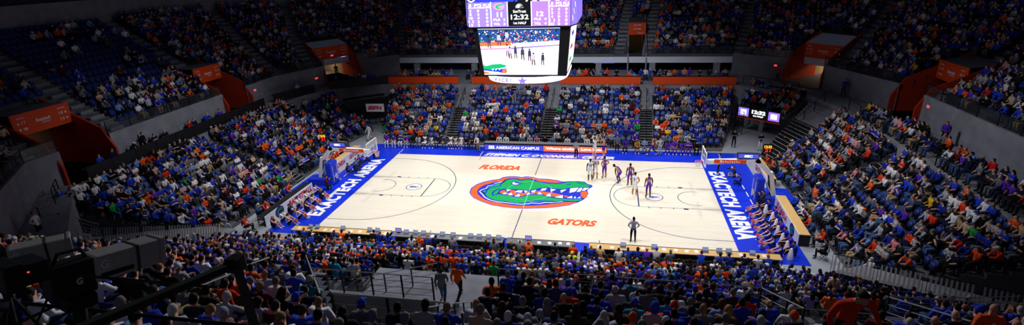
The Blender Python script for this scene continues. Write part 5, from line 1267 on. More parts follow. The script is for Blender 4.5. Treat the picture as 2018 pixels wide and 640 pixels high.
b = MB(); b.prism([(-28.6, -13.85), (-18.4, -12.05), (-18.4, -10.6), (-20.4, -10.45), (-29.2, -13.2)], 1.1, 1.2); struct(b.build('floor_landing_left', concrete))
b = MB(); b.prism([(17.9, -11.25), (19.9, -10.3), (26.5, -13.5), (25.4, -14.15)], 1.1, 1.19); struct(b.build('floor_landing_right', concrete))

# ------------------------------------------------------------------ tables round the court
table_w = mat('table_oak', 'd8b070', .5); table_k = mat('table_black', '17181c', .6); paper = mat('paper', 'ececf0', .6)
banner_w = mat('banner_white', 'e9e9ee', .5); red_l = mat('banner_red', 'c4283c', .5)
def table(label, a, c, w, h, top, name='media_table', front=None):
    a, c = Vector(a), Vector(c); t = (c-a).normalized(); L = (c-a).length; r = thing(name, (a.x, a.y, 0), math.atan2(t.y, t.x), label, 'table')
    # local x along the table, local -y is the court side
    b = MB(); b.bevbox((L/2, w/2, h-.02), (L, w, .05), .008); b.build('tabletop', top, r)
    n = max(2, round(L/1.9))
    for i in range(n+1):
        b = MB(); b.bar((L*i/n, .08, 0), (L*i/n, .08, h-.05), .04, .04); b.bar((L*i/n, w-.08, 0), (L*i/n, w-.08, h-.05), .04, .04); b.build('leg', rail_m, r)
    b = MB(); b.bevbox((L/2, -.03, h/2+.02), (L, .04, h), .006); fp = b.build('front_banner', front or table_k, r)
    return r, L, fp
def logo_disc(x, z, s, par, y=-.056):
    e = MB(); e.add([(x+s*.5*math.cos(q), y, z+s*.42*math.sin(q)) for q in np.linspace(0, 2*PI, 25)[:-1]], [tuple(range(24))]); e.build('logo_oval', mat('banner_navy', '23306e', .5), par)
    e = MB(); e.add([(x+s*p, y-.004, z+s*q) for p, q in ((.38, .22), (.1, .28), (-.2, .2), (-.36, .0), (-.22, -.2), (.05, -.26), (.32, -.18), (.05, -.08), (-.05, .0), (.05, .08), (.4, .1))], [tuple(range(11))]); e.build('logo_head', mat('banner_green', '2a7a6a', .5), par)
r, L, fp = table('long media table at the left baseline with a white basketball banner', (-18.05, -8.1), (-18.05, -1.8), .62, .8, table_k, front=banner_w)
lettering('banner_lettering', 'BASKETBALL', 3.2, .5, (4.55, -.056, .42), (1, 0, 0), (0, 0, 1), red_l, fp, bold=.05); logo_disc(1.7, .42, 1.05, fp)
r, L, fp = table('media table behind the left hoop with a white team banner', (-18.3, 1.9), (-18.3, 7.6), .62, .8, table_w, front=banner_w)
lettering('banner_lettering', 'FLORIDA', 1.9, .45, (1.5, -.056, .42), (1, 0, 0), (0, 0, 1), red_l, fp, bold=.05); lettering('banner_lettering', 'GATORS', 1.9, .45, (4.2, -.056, .42), (1, 0, 0), (0, 0, 1), red_l, fp, bold=.05)
r, L, fp = table('long media table at the right baseline with a white banner and black end panel', (18.25, -.5), (18.05, -6.4), .62, .8, table_w, front=banner_w)
lettering('banner_lettering', 'FLORIDA', 2.6, .46, (2.0, -.056, .42), (1, 0, 0), (0, 0, 1), red_l, fp, bold=.05); logo_disc(4.55, .42, 1.0, fp)
b = MB(); b.bevbox((5.93, .31, .4), (.05, .6, .78), .006); b.build('end_panel', table_k, r)
r, L, fp = table('media table behind the right hoop', (18.5, 7.6), (18.5, 2.6), .62, .8, table_w, front=banner_w)
lettering('banner_lettering', 'GATORS', 2.2, .45, (2.5, -.056, .42), (1, 0, 0), (0, 0, 1), red_l, fp, bold=.05)
r, L, fp = table("scorer's table with a lit blue and orange advertising board", (-5.95, 9.38), (6.0, 9.38), .7, .78, mat('table_grey', '75777e', .5), "scorers_table", table_k)
b = MB(); b.box((2.99, -.056, .36), (5.86, .012, .56)); p1 = b.build('lit_board', mat('board_blue', '4446c4', .5, emit=.9), r); b = MB(); b.box((8.93, -.056, .36), (6.0, .012, .56)); p2 = b.build('lit_board', mat('board_orange', 'f4704c', .5, emit=1.0), r)
lettering('board_lettering', 'AMERICAN CAMPUS', 4.3, .27, (3.35, -.068, .36), (1, 0, 0), (0, 0, 1), led_w, p1, bold=.012, space=1.05)
b = MB(); [b.box((.55+.2*k, -.068, .38), (.12, .006, .24)) for k in range(3)]; b.box((.75, -.068, .25), (.62, .006, .05)); b.box((.75, -.068, .50), (.5, .006, .04)); b.build('column_logo', led_w, p1)
lettering('board_lettering', 'Where students Love Living', 5.6, .30, (8.95, -.068, .36), (1, 0, 0), (0, 0, 1), led_w, p2, bold=.03)
for nm, a, c, tp, fr in (('oak press table along the near sideline, left part', -7.9, -15.0, table_w, table_k), ('grey-topped press table in the middle of the near sideline, left of centre', -.2, -7.7, mat('table_grey', '75777e', .5), table_k), ('grey-topped press table in the middle of the near sideline, right of centre', 4.3, 0.0, mat('table_grey', '75777e', .5), table_k), ('oak press table along the near sideline, right part', 16.2, 5.2, table_w, table_k)):
    r, L, fp = table(nm, (a, -8.95), (c, -8.95), .62, .78, tp, 'press_table', fr)
    for k in range(int(L/.62)):
        rr = random.random(); x = .35+k*.62+random.uniform(-.1, .1)
        b = MB()
        if rr < .45:
            q = thing('paper_sheet', (a-x, -9.2-random.uniform(0, .15), .786), PI+random.uniform(-.4, .4), 'loose white paper sheet lying on the near press tables', 'paper', 'papers on the press tables'); b.box((0, 0, .004), (.22, .3, .006)); b.build('sheet', paper, q)
        elif rr < .8:
            q = thing('laptop', (a-x, -9.22, .786), random.uniform(-.1, .1), 'open dark laptop standing on the near press tables', 'laptop', 'laptops on the press tables'); b.bevbox((0, 0, .012), (.34, .24, .018), .004); b.build('keyboard', mat('laptop_grey', '5a5c62', .4, .3), q)
            b = MB(); b.bevbox((0, .15, .13), (.34, .012, .23), .004, Matrix.Rotation(-.25, 3, 'X')); s_ = b.build('lid', mat('laptop_grey', '5a5c62', .4, .3), q); b = MB(); b.box((0, .142, .13), (.31, .004, .2), Matrix.Rotation(-.25, 3, 'X')); b.build('screen', mat('laptop_screen', '9fb4e8', .5, emit=.25), s_)
        elif rr < .9:
            q = thing('monitor', (a-x, -9.15, .786), 0, 'small courtside television monitor on the near press tables', 'monitor', 'monitors on the press tables'); b.bevbox((0, .05, .2), (.42, .05, .28), .01); b.box((0, .05, .04), (.16, .14, .08)); b.build('case', frame_m, q); b = MB(); b.box((0, .02, .2), (.37, .008, .23)); b.build('screen', mat('tv_lilac', '8a80d8', .5, emit=.8), q)
# ------------------------------------------------------------------ named spectators
SHADE = {'plaid blue': 'checked blue'}
LABELS = set()
def uniq(cands):
    for c in cands:
        c = ' '.join(c.split())
        if c not in LABELS and 4 <= len(c.split()) <= 16: LABELS.add(c); return c
    return None
HC = {'neon': 'neon yellow', 'blue': 'bright blue', 'grey': 'light grey', 'orange': 'orange', 'white': 'white', 'red': 'red', 'black': 'black', 'dark': 'charcoal'}
HCN = {'neon': 'neon yellow', 'blue': 'blue', 'dark': 'dark'}
PL = {'deck9': 'near upper deck', 'near': 'near lower stand', 'near_left': 'near left stand', 'courtside': 'near press tables', 'deck0': 'near left deck', 'right_corner': 'near right corner'}
folk = sorted(NEARFOLK, key=lambda f: (f[0], f[1], f[2])); 
for k, (sec, row, x, y, z, sh, hr) in enumerate(folk):
    hc, _, hk = hr.partition('-'); hk = hk or RNG.choice(['short', 'short', 'thin'] if hc not in ('white', 'tan') else ['thin', 'short'])
    hat = hk in ('cap', 'beanie', 'hood'); g = {'long': 'long %s hair', 'cap': 'a %s cap', 'beanie': 'a %s beanie', 'hood': 'a %s hood', 'curly': 'curly %s hair', 'bald': 'a bald head', 'fringe': 'a balding head'}.get(hk, 'short %s hair')
    if '%s' in g: g = g % ((HCN.get(hc, hc)) if hat else hc)
    garment = 'shirt' if RNG.random() < .6 or sh not in ('black', 'navy', 'charcoal', 'dark grey') else 'jacket'
    prev = folk[k-1] if k and folk[k-1][:2] == (sec, row) and abs(folk[k-1][2]-x) < 3 else None; nxt = folk[k+1] if k+1 < len(folk) and folk[k+1][:2] == (sec, row) and abs(folk[k+1][2]-x) < 3 else None
    base = 'person in %s %s with %s' % (SHADE.get(sh, sh), garment, g); pl = PL[sec]; c = []
    if row == 0 and sec != 'courtside': pl = 'front row of '+pl
    elif sec != 'courtside': pl = '%s row of %s' % (ORD[row], pl)
    else: pl = 'seated at '+pl
    short = 'person in %s %s, %s' % (SHADE.get(sh, sh), garment, g.replace('a ', '', 1) if hat else g)
    for q, w in ((nxt, 'left'), (prev, 'right')):
        if q and abs(q[2]-x) < 1.2: c.append('%s, %s of %s one, %s row %d' % (short, w, SHADE.get(q[5], q[5]), PL[sec], row+1))
    c.append(base+', '+pl)
    for q, w in ((nxt, 'left'), (prev, 'right')):
        if q: c.append('%s, %s of %s shirt, %s' % (base, w, SHADE.get(q[5], q[5]), PL[sec])); c.append('%s, row %d, %s of person in %s' % (base, row+1, w, SHADE.get(q[5], q[5])))
    c += ['%s, row %d of %s, %s' % (base, row+1, PL[sec], s_) for s_ in ('towards left', 'towards middle', 'towards right')]
    lab = uniq(c)
    if not lab: continue
    rz = RNG.normal()*.12
    if sec == 'deck0': rz = -.7
    if sec == 'right_corner': rz = .9
    pose = str(RNG.choice(['sit_a', 'sit_b', 'sit_c', 'sit_d'], p=[.5, .2, .18, .12]))
    person((x, y, z), rz, pose, sh, hc if not hat else 'brown', hk, trousers=str(RNG.choice(['denim blue', 'black', 'charcoal', 'khaki', 'navy'])), skin=str(RNG.choice(['light', 'fair', 'medium', 'dark'], p=[.5, .3, .12, .08])), label=lab,
           group='spectators on the '+PL[sec], sleeve=str(RNG.choice(['long', 'short'], p=[.6, .4])), hatc=HC.get(hc) if hat else None)
# ------------------------------------------------------------------ more poses
POSES.update({
 'bent': dict(stand=True, pel=(0, -.12, .90), spi=(0, .0, 1.03), che=(0, .16, 1.15), nek=(0, .31, 1.22), hed=(0, .42, 1.30), sl=(-.18, .22, 1.20), sr=(.18, .22, 1.20), el=(-.22, .22, .88), er=(.22, .22, .88), wl=(-.15, .16, .60), wr=(.15, .16, .60), hl=(-.11, -.12, .87), hr=(.11, -.12, .87), kl=(-.15, .10, .5), kr=(.15, .10, .5), al=(-.16, -.05, .09), ar=(.16, -.05, .09), tl=(-.18, .12, .045), tr=(.18, .12, .045)),
 'arm_up': dict(stand=True, el=(-.28, .12, 1.52), wl=(-.20, .28, 1.78), er=(.34, .10, 1.60), wr=(.38, .18, 1.88), kl=(-.14, .08, .52), al=(-.2, -.1, .12), tl=(-.22, .05, .05)),
 'walk': dict(stand=True, kl=(-.11, .24, .54), al=(-.11, .34, .13), tl=(-.11, .50, .08), kr=(.11, -.02, .50), ar=(.11, -.38, .16), tr=(.11, -.26, .05), el=(-.25, -.14, 1.16), wl=(-.22, -.12, .92), er=(.25, .10, 1.16), wr=(.21, .26, .98)),
 'wide': dict(stand=True, kl=(-.20, .05, .50), kr=(.20, .05, .50), al=(-.27, 0, .09), ar=(.27, 0, .09), tl=(-.32, .15, .045), tr=(.32, .15, .045), el=(-.30, .0, 1.15), er=(.30, 0, 1.15), wl=(-.28, .12, .93), wr=(.28, .12, .93)),
 'floor': dict(pel=(0, 0, .13), spi=(0, -.04, .33), che=(0, .0, .53), nek=(0, .05, .70), hed=(0, .09, .83), sl=(-.16, .03, .64), sr=(.16, .03, .64), el=(-.19, .24, .50), er=(.19, .24, .50), wl=(-.13, .46, .44), wr=(.13, .46, .44), hl=(-.09, .03, .12), hr=(.09, .03, .12), kl=(-.12, .40, .40), kr=(.12, .40, .40), al=(-.11, .66, .09), ar=(.11, .66, .09), tl=(-.11, .82, .05), tr=(.11, .82, .05)),
 'photo': dict(pel=(0, 0, .13), spi=(0, -.04, .33), che=(0, .03, .53), nek=(0, .08, .70), hed=(0, .14, .82), sl=(-.18, .06, .64), sr=(.18, .06, .64), el=(-.26, .24, .50), er=(.26, .24, .50), wl=(-.10, .36, .70), wr=(.10, .36, .70), hl=(-.10, .03, .12), hr=(.10, .03, .12), kl=(-.30, .34, .24), kr=(.30, .34, .24), al=(.05, .46, .08), ar=(-.05, .54, .08), tl=(.16, .52, .06), tr=(-.16, .60, .06)),
 'kneel': dict(stand=True, pel=(0, 0, .55), spi=(0, 0, .74), che=(0, .03, .94), nek=(0, .05, 1.1), hed=(0, .09, 1.23), sl=(-.18, .03, 1.03), sr=(.18, .03, 1.03), el=(-.26, .14, .80), er=(.26, .14, .82), wl=(-.10, .30, 1.0), wr=(.10, .30, 1.02), hl=(-.1, 0, .52), hr=(.1, 0, .52), kl=(-.13, .10, .09), kr=(.13, .36, .50), al=(-.13, -.34, .07), ar=(.13, .32, .09), tl=(-.13, -.46, .05), tr=(.13, .47, .045)),
 'lean': dict(stand=True, spi=(0, .03, 1.14), che=(0, .12, 1.31), nek=(0, .18, 1.47), hed=(0, .24, 1.60), sl=(-.18, .13, 1.40), sr=(.18, .13, 1.40), el=(-.27, .18, 1.14), er=(.27, .18, 1.14), wl=(-.14, .34, 1.02), wr=(.14, .34, 1.02)),
 'sweater': dict(stand=True, spi=(0, .02, 1.13), che=(0, .10, 1.30), nek=(0, .18, 1.45), hed=(0, .25, 1.56), sl=(-.22, .12, 1.38), sr=(.22, .12, 1.38), el=(-.36, .12, 1.12), er=(.36, .12, 1.12), wl=(-.36, .28, .93), wr=(.36, .28, .93)),
 'guitar': dict(stand=True, el=(-.27, .08, 1.15), wl=(-.02, .26, 1.10), er=(.33, .14, 1.18), wr=(.42, .34, 1.22)),
})
def jersey(name, base, side, thr=.10):
    m = bpy.data.materials.new(name); m.use_nodes = True; nt = m.node_tree; b = nt.nodes['Principled BSDF']; b.inputs['Roughness'].default_value = .7
    tc = nt.nodes.new('ShaderNodeTexCoord'); sp = nt.nodes.new('ShaderNodeSeparateXYZ'); ab = nt.nodes.new('ShaderNodeMath'); ab.operation = 'ABSOLUTE'; gt = nt.nodes.new('ShaderNodeMath'); gt.operation = 'GREATER_THAN'; gt.inputs[1].default_value = thr
    mx = nt.nodes.new('ShaderNodeMixRGB'); mx.inputs[1].default_value = lin(base); mx.inputs[2].default_value = lin(side)
    nt.links.new(tc.outputs['Object'], sp.inputs[0]); nt.links.new(sp.outputs[0], ab.inputs[0]); nt.links.new(ab.outputs[0], gt.inputs[0]); nt.links.new(gt.outputs[0], mx.inputs[0]); nt.links.new(mx.outputs[0], b.inputs['Base Color'])
    return m
jer_p = jersey('jersey_purple', '5a22a8', 'e0a040', .125); jer_w = jersey('jersey_white', 'eceef4', 'd8dcee', .13)
CLOTH['player purple'] = '5a22a8'; CLOTH['shoe blue'] = '2a3fc0'; CLOTH['referee grey'] = '8f97a8'
def num(p, s, m, back=True, z=1.27, y=.135, w=.17):
    yy = -y if back else y; lettering('jersey_number', s, w if len(s) > 1 else w*.55, .2, (0, yy, z), (1 if back else -1, 0, 0), (0, 0, 1), m, p, bold=.04, depth=.004)
def up(a, b): return math.atan2(-(b[0]-a[0]), b[1]-a[1])   # heading that looks from a to b
G = 'players on the court'
PW = dict(sleeve='none', shorts=True, group=G)
def player(xy, rz, pose, team, label, n='5', skin='dark', back=True, sc=1.12, shoes='white'):
    p = person((xy[0], xy[1], .022), rz, pose, jer_w if team == 'w' else jer_p, 'black', 'thin', trousers='white' if team == 'w' else 'player purple', skin=skin, label=label, shoes=shoes, scale=sc, **PW)
    if pose != 'bent': num(p, n, mat('number_blue', '2436b0', .6) if team == 'w' else mat('number_gold', 'e8c070', .6), back)
    return p
player((9.29, -.05), .25, 'stand_a', 'p', 'player in purple standing on the round mark inside the right lane', '12', 'dark', shoes='black')
player((8.26, .13), -.35, 'stand_b', 'w', 'player in white with hands on hips just left of the right free throw line', '5', 'medium')
player((7.95, 1.97), .15, 'stand_a', 'p', 'upright player in purple next to the bent-over player', '3', 'dark', shoes='shoe blue')
player((7.1, 2.45), 1.2, 'bent', 'p', 'player in purple bending forward with hands on the knees', skin='dark', shoes='shoe blue')
player((5.9, 3.4), .6, 'stand_b', 'p', 'player in purple farthest left of the standing group, black shoes', '11', 'medium', shoes='black')
player((5.15, 3.35), 2.9, 'stand_c', 'w', 'player in white facing the camera beside a purple player', '20', 'medium', back=False, shoes='navy')
player((4.75, 2.7), .1, 'stand_a', 'w', 'player in white with red shoes seen from behind, leftmost of the standing group', '13', 'dark', shoes='red')
player((4.9, 8.3), -1.0, 'arm_up', 'w', 'player in white defending in front of the orange advertising board', '24', 'fair')
player((5.75, 8.75), 1.3, 'arm_up', 'p', 'player in purple with raised arm in front of the orange advertising board', '4', 'light')
player((10.2, 9.25), 1.5, 'walk', 'p', 'player in purple and gold walking along the right bench', '21', 'dark')
OF = 'match officials'
def official(xy, rz, pose, label, shirt='referee grey', tr='black', hair='dark', **k):
    return person((xy[0], xy[1], .022), rz, pose, shirt, hair, 'short', trousers=tr, skin='light', label=label, sleeve='short', shoes='black', group=OF, scale=1.05, **k)
official((7.93, -7.2), .05, 'stand_b', 'official in grey shirt standing alone at the near sideline, seen from behind')
official((3.21, 7.9), -.6, 'stand_a', 'official in grey shirt and dark trousers before the lit board')
official((15.32, 5.3), 1.4, 'stand_a', 'official in grey shirt and black trousers on the right baseline lettering')
# --- benches
chair_f = MB(); chair_s = MB(); chair_s.bevbox((0, .02, .43), (.42, .40, .04), .012); chair_k = MB(); chair_k.bevbox((0, -.20, .72), (.42, .03, .30), .012)
for s in (-1, 1):
    chair_f.tube([(s*.2, .22, 0), (s*.2, -.05, .42), (s*.2, -.2, .86)], .013, 5); chair_f.tube([(s*.19, -.24, 0), (s*.19, .12, .42)], .013, 5)
CHM = (chair_f.mesh('chair_frame', rail_m), chair_s.mesh('chair_seat', mat('chair_pad', '20242e', .6)), chair_k.mesh('chair_back', mat('chair_pad', '20242e', .6)))
def chair(loc, rz, label, group):
    o = bpy.data.objects.new('folding_chair', CHM[0]); COL.objects.link(o); o.location = loc; o.rotation_euler = (0, 0, rz); tag(o, label, 'chair', group)
    for n_, m_ in (('seat', CHM[1]), ('backrest', CHM[2])): c_ = bpy.data.objects.new(n_, m_); COL.objects.link(c_); c_.parent = o
BL = [(-16.4, 'purple', 'light', 'white'), (-15.55, 'purple', 'light', 'white'), (-14.85, 'royal blue', 'fair', 'white'), (-14.2, 'purple', 'light', 'light grey'), (-13.55, 'black', 'dark', 'charcoal'), (-12.9, 'light grey', 'dark', 'grey'), (-12.25, 'white', 'dark', 'white'), (-11.5, 'white', 'dark', 'white'), (-10.8, 'navy', 'light', 'navy'), (-10.15, 'dark grey', 'light', 'dark grey'),
      (-9.5, 'white', 'dark', 'white'), (-8.95, 'white', 'dark', 'white'), (-8.4, 'white', 'medium', 'white'), (-7.85, 'navy', 'light', 'charcoal'), (-7.3, 'charcoal', 'light', 'charcoal'), (-6.75, 'black', 'medium', 'black')]
def bench(rows, side, y, word):
    n_ = 0
    for i, (x, c_, sk, tr) in enumerate(rows):
        rz = PI+RNG.normal()*.1; pos = ['sit_a', 'sit_b', 'sit_c', 'sit_b'][i % 4]
        left = rows[i-1][1] if i else None
        lab = uniq(['person in %s seated on the %s bench' % (c_, word), 'person in %s on the %s bench, right of one in %s' % (c_, word, left), 'person in %s on the %s bench, number %s along from its left end' % (c_, word, ORD[i])])
        pl_ = c_ in ('white', 'gold') and side == 'L' or c_ == 'gold'
        p = person((x, y, .016), rz, pos, c_, 'dark', 'short', trousers=tr, skin=sk, label=lab, group='people on the %s bench' % word, sleeve='none' if pl_ else 'short' if c_ in ('purple', 'royal blue') else 'long', shorts=pl_, shoes='white' if c_ in ('white', 'purple', 'gold') else 'black')
        chair((x, y, .016), rz, 'dark folding chair on the %s bench under person %s from its left end' % (word, ORD[i]), 'chairs of the %s bench' % word)
bench(BL, 'L', 9.85, 'left')
BR = [(7.75, 'purple', 'dark', 'black'), (8.8, 'gold', 'medium', 'black'), (9.5, 'light blue', 'light', 'grey'), (11.6, 'purple', 'dark', 'player purple'), (12.2, 'purple', 'medium', 'player purple'), (12.9, 'purple', 'dark', 'player purple'), (13.5, 'purple', 'light', 'player purple'), (14.2, 'black', 'light', 'black'), (14.85, 'charcoal', 'medium', 'charcoal')]
bench(BR, 'R', 9.95, 'right')
person((-6.45, 9.0, .016), PI-.5, 'lean', 'white', 'grey', 'short', trousers='khaki', label='coach in white shirt and khaki trousers standing at the end of the left bench')
person((6.95, 9.75, .016), PI, 'stand_a', 'grey', 'dark', 'short', trousers='charcoal', label='man in dark grey suit standing at the left end of the right bench')
person((10.85, 9.4, .016), PI+.3, 'stand_b', 'light grey', 'dark', 'short', trousers='light grey', label='coach in pale grey suit standing by the walking purple player')
# scorer's table crew
for i, (x, c_, hc) in enumerate(((-5.3, 'black', 'dark'), (-4.6, 'white', 'dark'), (-3.9, 'white', 'brown'), (-3.1, 'charcoal', 'dark'), (-2.3, 'grey', 'grey'), (-1.5, 'light grey', 'white'), (-.8, 'pink', 'grey'), (0, 'black', 'brown'), (.75, 'light blue', 'dark'), (1.45, 'charcoal', 'blonde'), (2.2, 'white', 'dark'), (3.2, 'dark grey', 'dark'), (4.1, 'white', 'black'))):
    person((x, 10.3, 0), PI, 'sit_a', c_, hc, 'short', trousers='charcoal', label=uniq(["person in %s with %s hair seated behind the scorer's table" % (c_, hc), "%s-clad person with %s hair, %s from left behind the scorer's table" % (c_, hc, ORD[i])]), group="crew behind the scorer's table")
    chair((x, 10.35, 0), PI, "dark folding chair behind the scorer's table, %s from its left end" % ORD[i], "chairs of the scorer's table")
# --- cheerleaders
def pompom(loc, m, label, grp):
    b = MB(); rr = random.Random(int(loc[0]*100+loc[1]*37))
    for _ in range(46):
        v = Vector((rr.gauss(0, 1), rr.gauss(0, 1), rr.gauss(0, 1))).normalized(); t = v.cross(Vector((0, 0, 1))).normalized()*.012; L = rr.uniform(.10, .16)
        b.add([tuple(v*.02-t), tuple(v*.02+t), tuple(v*L+t*1.5-Vector((0, 0, .02))), tuple(v*L-t*1.5-Vector((0, 0, .02)))], [(0, 1, 2, 3)])
    o = b.build('pompom', m, loc=loc); tag(o, label, 'pompom', grp)
CL = [(-17.47, -8.06), (-17.38, -7.13), (-16.61, -7.49), (-17.44, -6.01), (-16.37, -6.57), (-17.6, -4.7), (-16.51, -5.3), (-17.55, -3.6), (-16.64, -4.14), (-16.53, -3.1), (-17.5, -2.3)]
hcols = ['blonde', 'dark', 'dark', 'brown', 'dark', 'dark', 'brown', 'auburn', 'dark', 'blonde', 'dark']
for i, (x, y) in enumerate(CL):
    pl = 'front' if x > -17 else 'back'
    person((x, y, .016), -PI/2+RNG.normal()*.15, 'floor', 'white' if i % 3 else 'navy', hcols[i], 'pony' if i % 2 else 'long', trousers='navy', skin='light', sleeve='short' if i % 2 else 'none', shorts=False, calf=None, shoes='white', label='cheerleader with %s hair on the left baseline, %s row, %s from near end' % (hcols[i], pl, ORD[sum(1 for q in CL[:i] if (q[0] > -17) == (x > -17))]), group='cheerleaders on the left baseline', scale=.96, cat='person').material_slots[6].material = skinm('light')
    if i in (1, 2, 4, 6, 8, 9): pompom((x+.62, y, .40), mat('pompom_orange', 'f06a3a', .6), 'orange pompom held by the %s cheerleader of the left baseline' % ORD[i], 'orange pompoms')
GR = [(16.73, -2.0), (16.68, -3.0), (16.61, -4.0), (16.55, -4.95), (16.45, -5.95), (16.44, -6.95), (16.6, -7.9)]
MR = [(17.56, -1.6), (17.7, -2.75), (17.66, -3.75), (17.5, -4.75), (17.5, -5.75), (17.5, -6.7), (17.46, -7.6)]
gh = ['dark', 'brown', 'blonde', 'dark', 'auburn', 'dark', 'brown']
for i, (x, y) in enumerate(GR):
    p = person((x, y, .016), PI/2+RNG.normal()*.12, 'floor', 'royal blue', gh[i], 'pony', trousers='royal blue', skin='fair', sleeve='none', shoes='white', label='cheerleader with %s hair on the right baseline, inner row, %s from far end' % (gh[i], ORD[i]), group='cheerleaders on the right baseline', scale=.96)
    p.material_slots[6].material = skinm('fair')
    pompom((x-.66, y+.12, .34), mat('pompom_orange', 'f06a3a', .6), 'orange pompom on the knees of the %s right cheerleader' % ORD[i], 'orange pompoms'); pompom((x-.72, y-.2, .18), mat('pompom_blue', '2a30c8', .6), 'blue pompom at the feet of the %s right cheerleader' % ORD[i], 'blue pompoms')
mega = MB(); mega.lathe([(.20, 0), (.205, .02), (.06, .72), (.045, .74), (.0, .74)], n=20); MG = mega.mesh('megaphone', mat('megaphone_white', 'eeeef2', .4), True); rg = MB(); rg.lathe([(.165, .2), (.172, .2), (.135, .40), (.128, .40)], n=20); MGR = rg.mesh('megaphone_logo_band', mat('logo_blue', '1c2fc0', .4)) if False else None
for i, (x, y) in enumerate(MR):
    p = person((x, y, .016), PI/2+RNG.normal()*.12, 'floor', 'purple' if i % 2 else 'royal blue', 'dark', 'short', trousers='black', skin='light', sleeve='short', shoes='white', label='cheer squad member in black trousers by white megaphone, outer row, %s from far end' % ORD[i], group='cheer squad on the right baseline')
    o = bpy.data.objects.new('megaphone', MG); COL.objects.link(o); o.location = (x-.36, y-.5, .016); tag(o, 'white cheer megaphone standing on end, %s from the far end of the row' % ORD[i], 'megaphone', 'white megaphones')
    h = MB(); h.tube([(.13, 0, .30), (.22, 0, .34), (.19, 0, .48), (.10, 0, .50)], .012, 5); h.build('handle', mat('logo_blue', '1c2fc0', .4), o)
# --- photographers
def camera_gear(p, z=.70, y=.44):
    b = MB(); b.bevbox((0, y-.04, z+.05), (.15, .09, .11), .012); b.tube([(0, y, z+.05), (0, y+.22, z+.05)], [.045, .055], 10); c_ = b.build('camera', black_m); c_.parent = None; c_.matrix_world = p.matrix_world; return c_
for i, (x, y, c_, hc, what) in enumerate(((-17.1, 2.4, 'charcoal', 'dark', 'in charcoal'), (-16.55, 2.75, 'navy', 'dark', 'in navy'), (-16.95, 3.7, 'teal', 'brown', 'in teal'), (-17.1, 4.6, 'purple', 'dark', 'in purple'), (-16.85, 5.4, 'white', 'brown', 'in white'), (-16.3, 6.3, 'black', 'dark', 'in black'))):
    p = person((x, y, .016), -PI/2+.2, 'photo', c_, hc, 'short', trousers='charcoal', label='photographer %s sitting on the blue floor beyond the left hoop' % what, group='photographers on the left baseline'); bpy.context.view_layer.update(); tag(camera_gear(p), 'black camera held by the photographer %s beyond the left hoop' % what, 'camera')
p = person((-16.9, -1.5, .016), -1.2, 'kneel', 'maroon', 'dark', 'short', trousers='charcoal', label='camera operator in maroon kneeling near side of the left hoop'); bpy.context.view_layer.update(); tag(camera_gear(p, .98, .42), 'black television camera of the kneeling operator in maroon', 'camera')
for i, (x, y, c_, what) in enumerate(((16.5, 4.7, 'charcoal', 'in charcoal'), (16.6, 3.1, 'royal blue', 'in royal blue'))):
    p = person((x, y, .016), PI/2+.2, 'photo', c_, 'brown', 'short', trousers='khaki' if i == 0 else 'navy', label='photographer %s sitting beside the right hoop' % what, group='photographers on the right baseline'); bpy.context.view_layer.update(); tag(camera_gear(p), 'black camera held by the photographer %s beside the right hoop' % what, 'camera')
p = person((17.3, -.95, .016), 1.3, 'kneel', 'dark grey', 'dark', 'short', trousers='charcoal', label='camera operator in dark grey kneeling on the near side of the right hoop'); bpy.context.view_layer.update(); tag(camera_gear(p, .98, .42), 'black television camera of the kneeling operator in dark grey', 'camera')
# --- staff and odd figures
def single(loc, rz, pose, shirt, tr, hair, label, **k): return person(loc, rz, pose, shirt, hair, k.pop('hk', 'short'), trousers=tr, label=label, **k)
single((20.06, 11.4, 0), PI, 'stand_c', 'navy', 'white', 'dark', 'person in navy top and white trousers standing before the far right tunnel', sleeve='short')
single((21.89, 10.9, 0), PI, 'stand_c', 'navy', 'khaki', 'dark', 'person in navy polo and khaki trousers standing right of the tunnel mouth', sleeve='short')
single((17.9, 12.2, 0), PI-.3, 'stand_c', 'black', 'black', 'brown', 'guard in black standing by the right end of the far stand')
single((-19.2, 11.6, 0), PI-.5, 'walk', 'white', 'white', 'dark', 'person in white standing past the far end of the left stand')
single((-18.6, 14.0, 0), PI, 'stand_c', 'black', 'green', 'dark', 'person in black top and green trousers by the left end of the far stand')
single((-29.2, 24.4, 4.12), .3, 'stand_a', 'black', 'black', 'dark', 'guard in black standing inside the far left corner portal, seen from behind')
single((-30.25, -4.6, 4.1), -1.4, 'stand_a', 'black', 'black', 'dark', 'guard in black standing against the concrete wall of the left walkway')
single((29.3, 1.9, 4.1), 2.6, 'walk', 'purple', 'black', 'auburn', 'woman in purple top walking along the right walkway wall', hk='long')
single((28.1, 16.0, 4.1), 2.4, 'stand_a', 'royal blue', 'navy', 'dark', 'person in blue standing at the rail beneath the far right portal')
single((24.0, 22.6, 4.1), 2.4, 'stand_a', 'orange red', 'charcoal', 'dark', 'person in orange red standing under the far right deck wall')
single((-.66, -19.5, 3.45), .15, 'walk', 'grey', 'denim blue', 'brown', 'person in grey hooded top walking along the near cross aisle')
single((-.05, -19.1, 3.45), -.2, 'walk', 'orange', 'charcoal', 'brown', 'person in orange vest and blue cap walking beside the grey hooded top', hk='cap', hatc='bright blue')
single((18.9, -12.4, .0), 2.8, 'stand_b', 'light grey', 'charcoal', 'brown', 'person in light grey sweatshirt standing on the grey floor before the right barricades')
single((19.0, -7.9, .0), 1.2, 'sit_a', 'black', 'black', 'dark', 'person in black seated on the front corner of the right stand'); chair((19.0, -7.9, 0), 1.2, 'dark folding chair at the near front corner of the right stand', 'loose folding chairs')
single((-19.2, -10.4, 0), .3, 'stand_a', 'light grey', 'denim blue', 'grey', 'person in pale shirt and jeans standing by the left barricades')
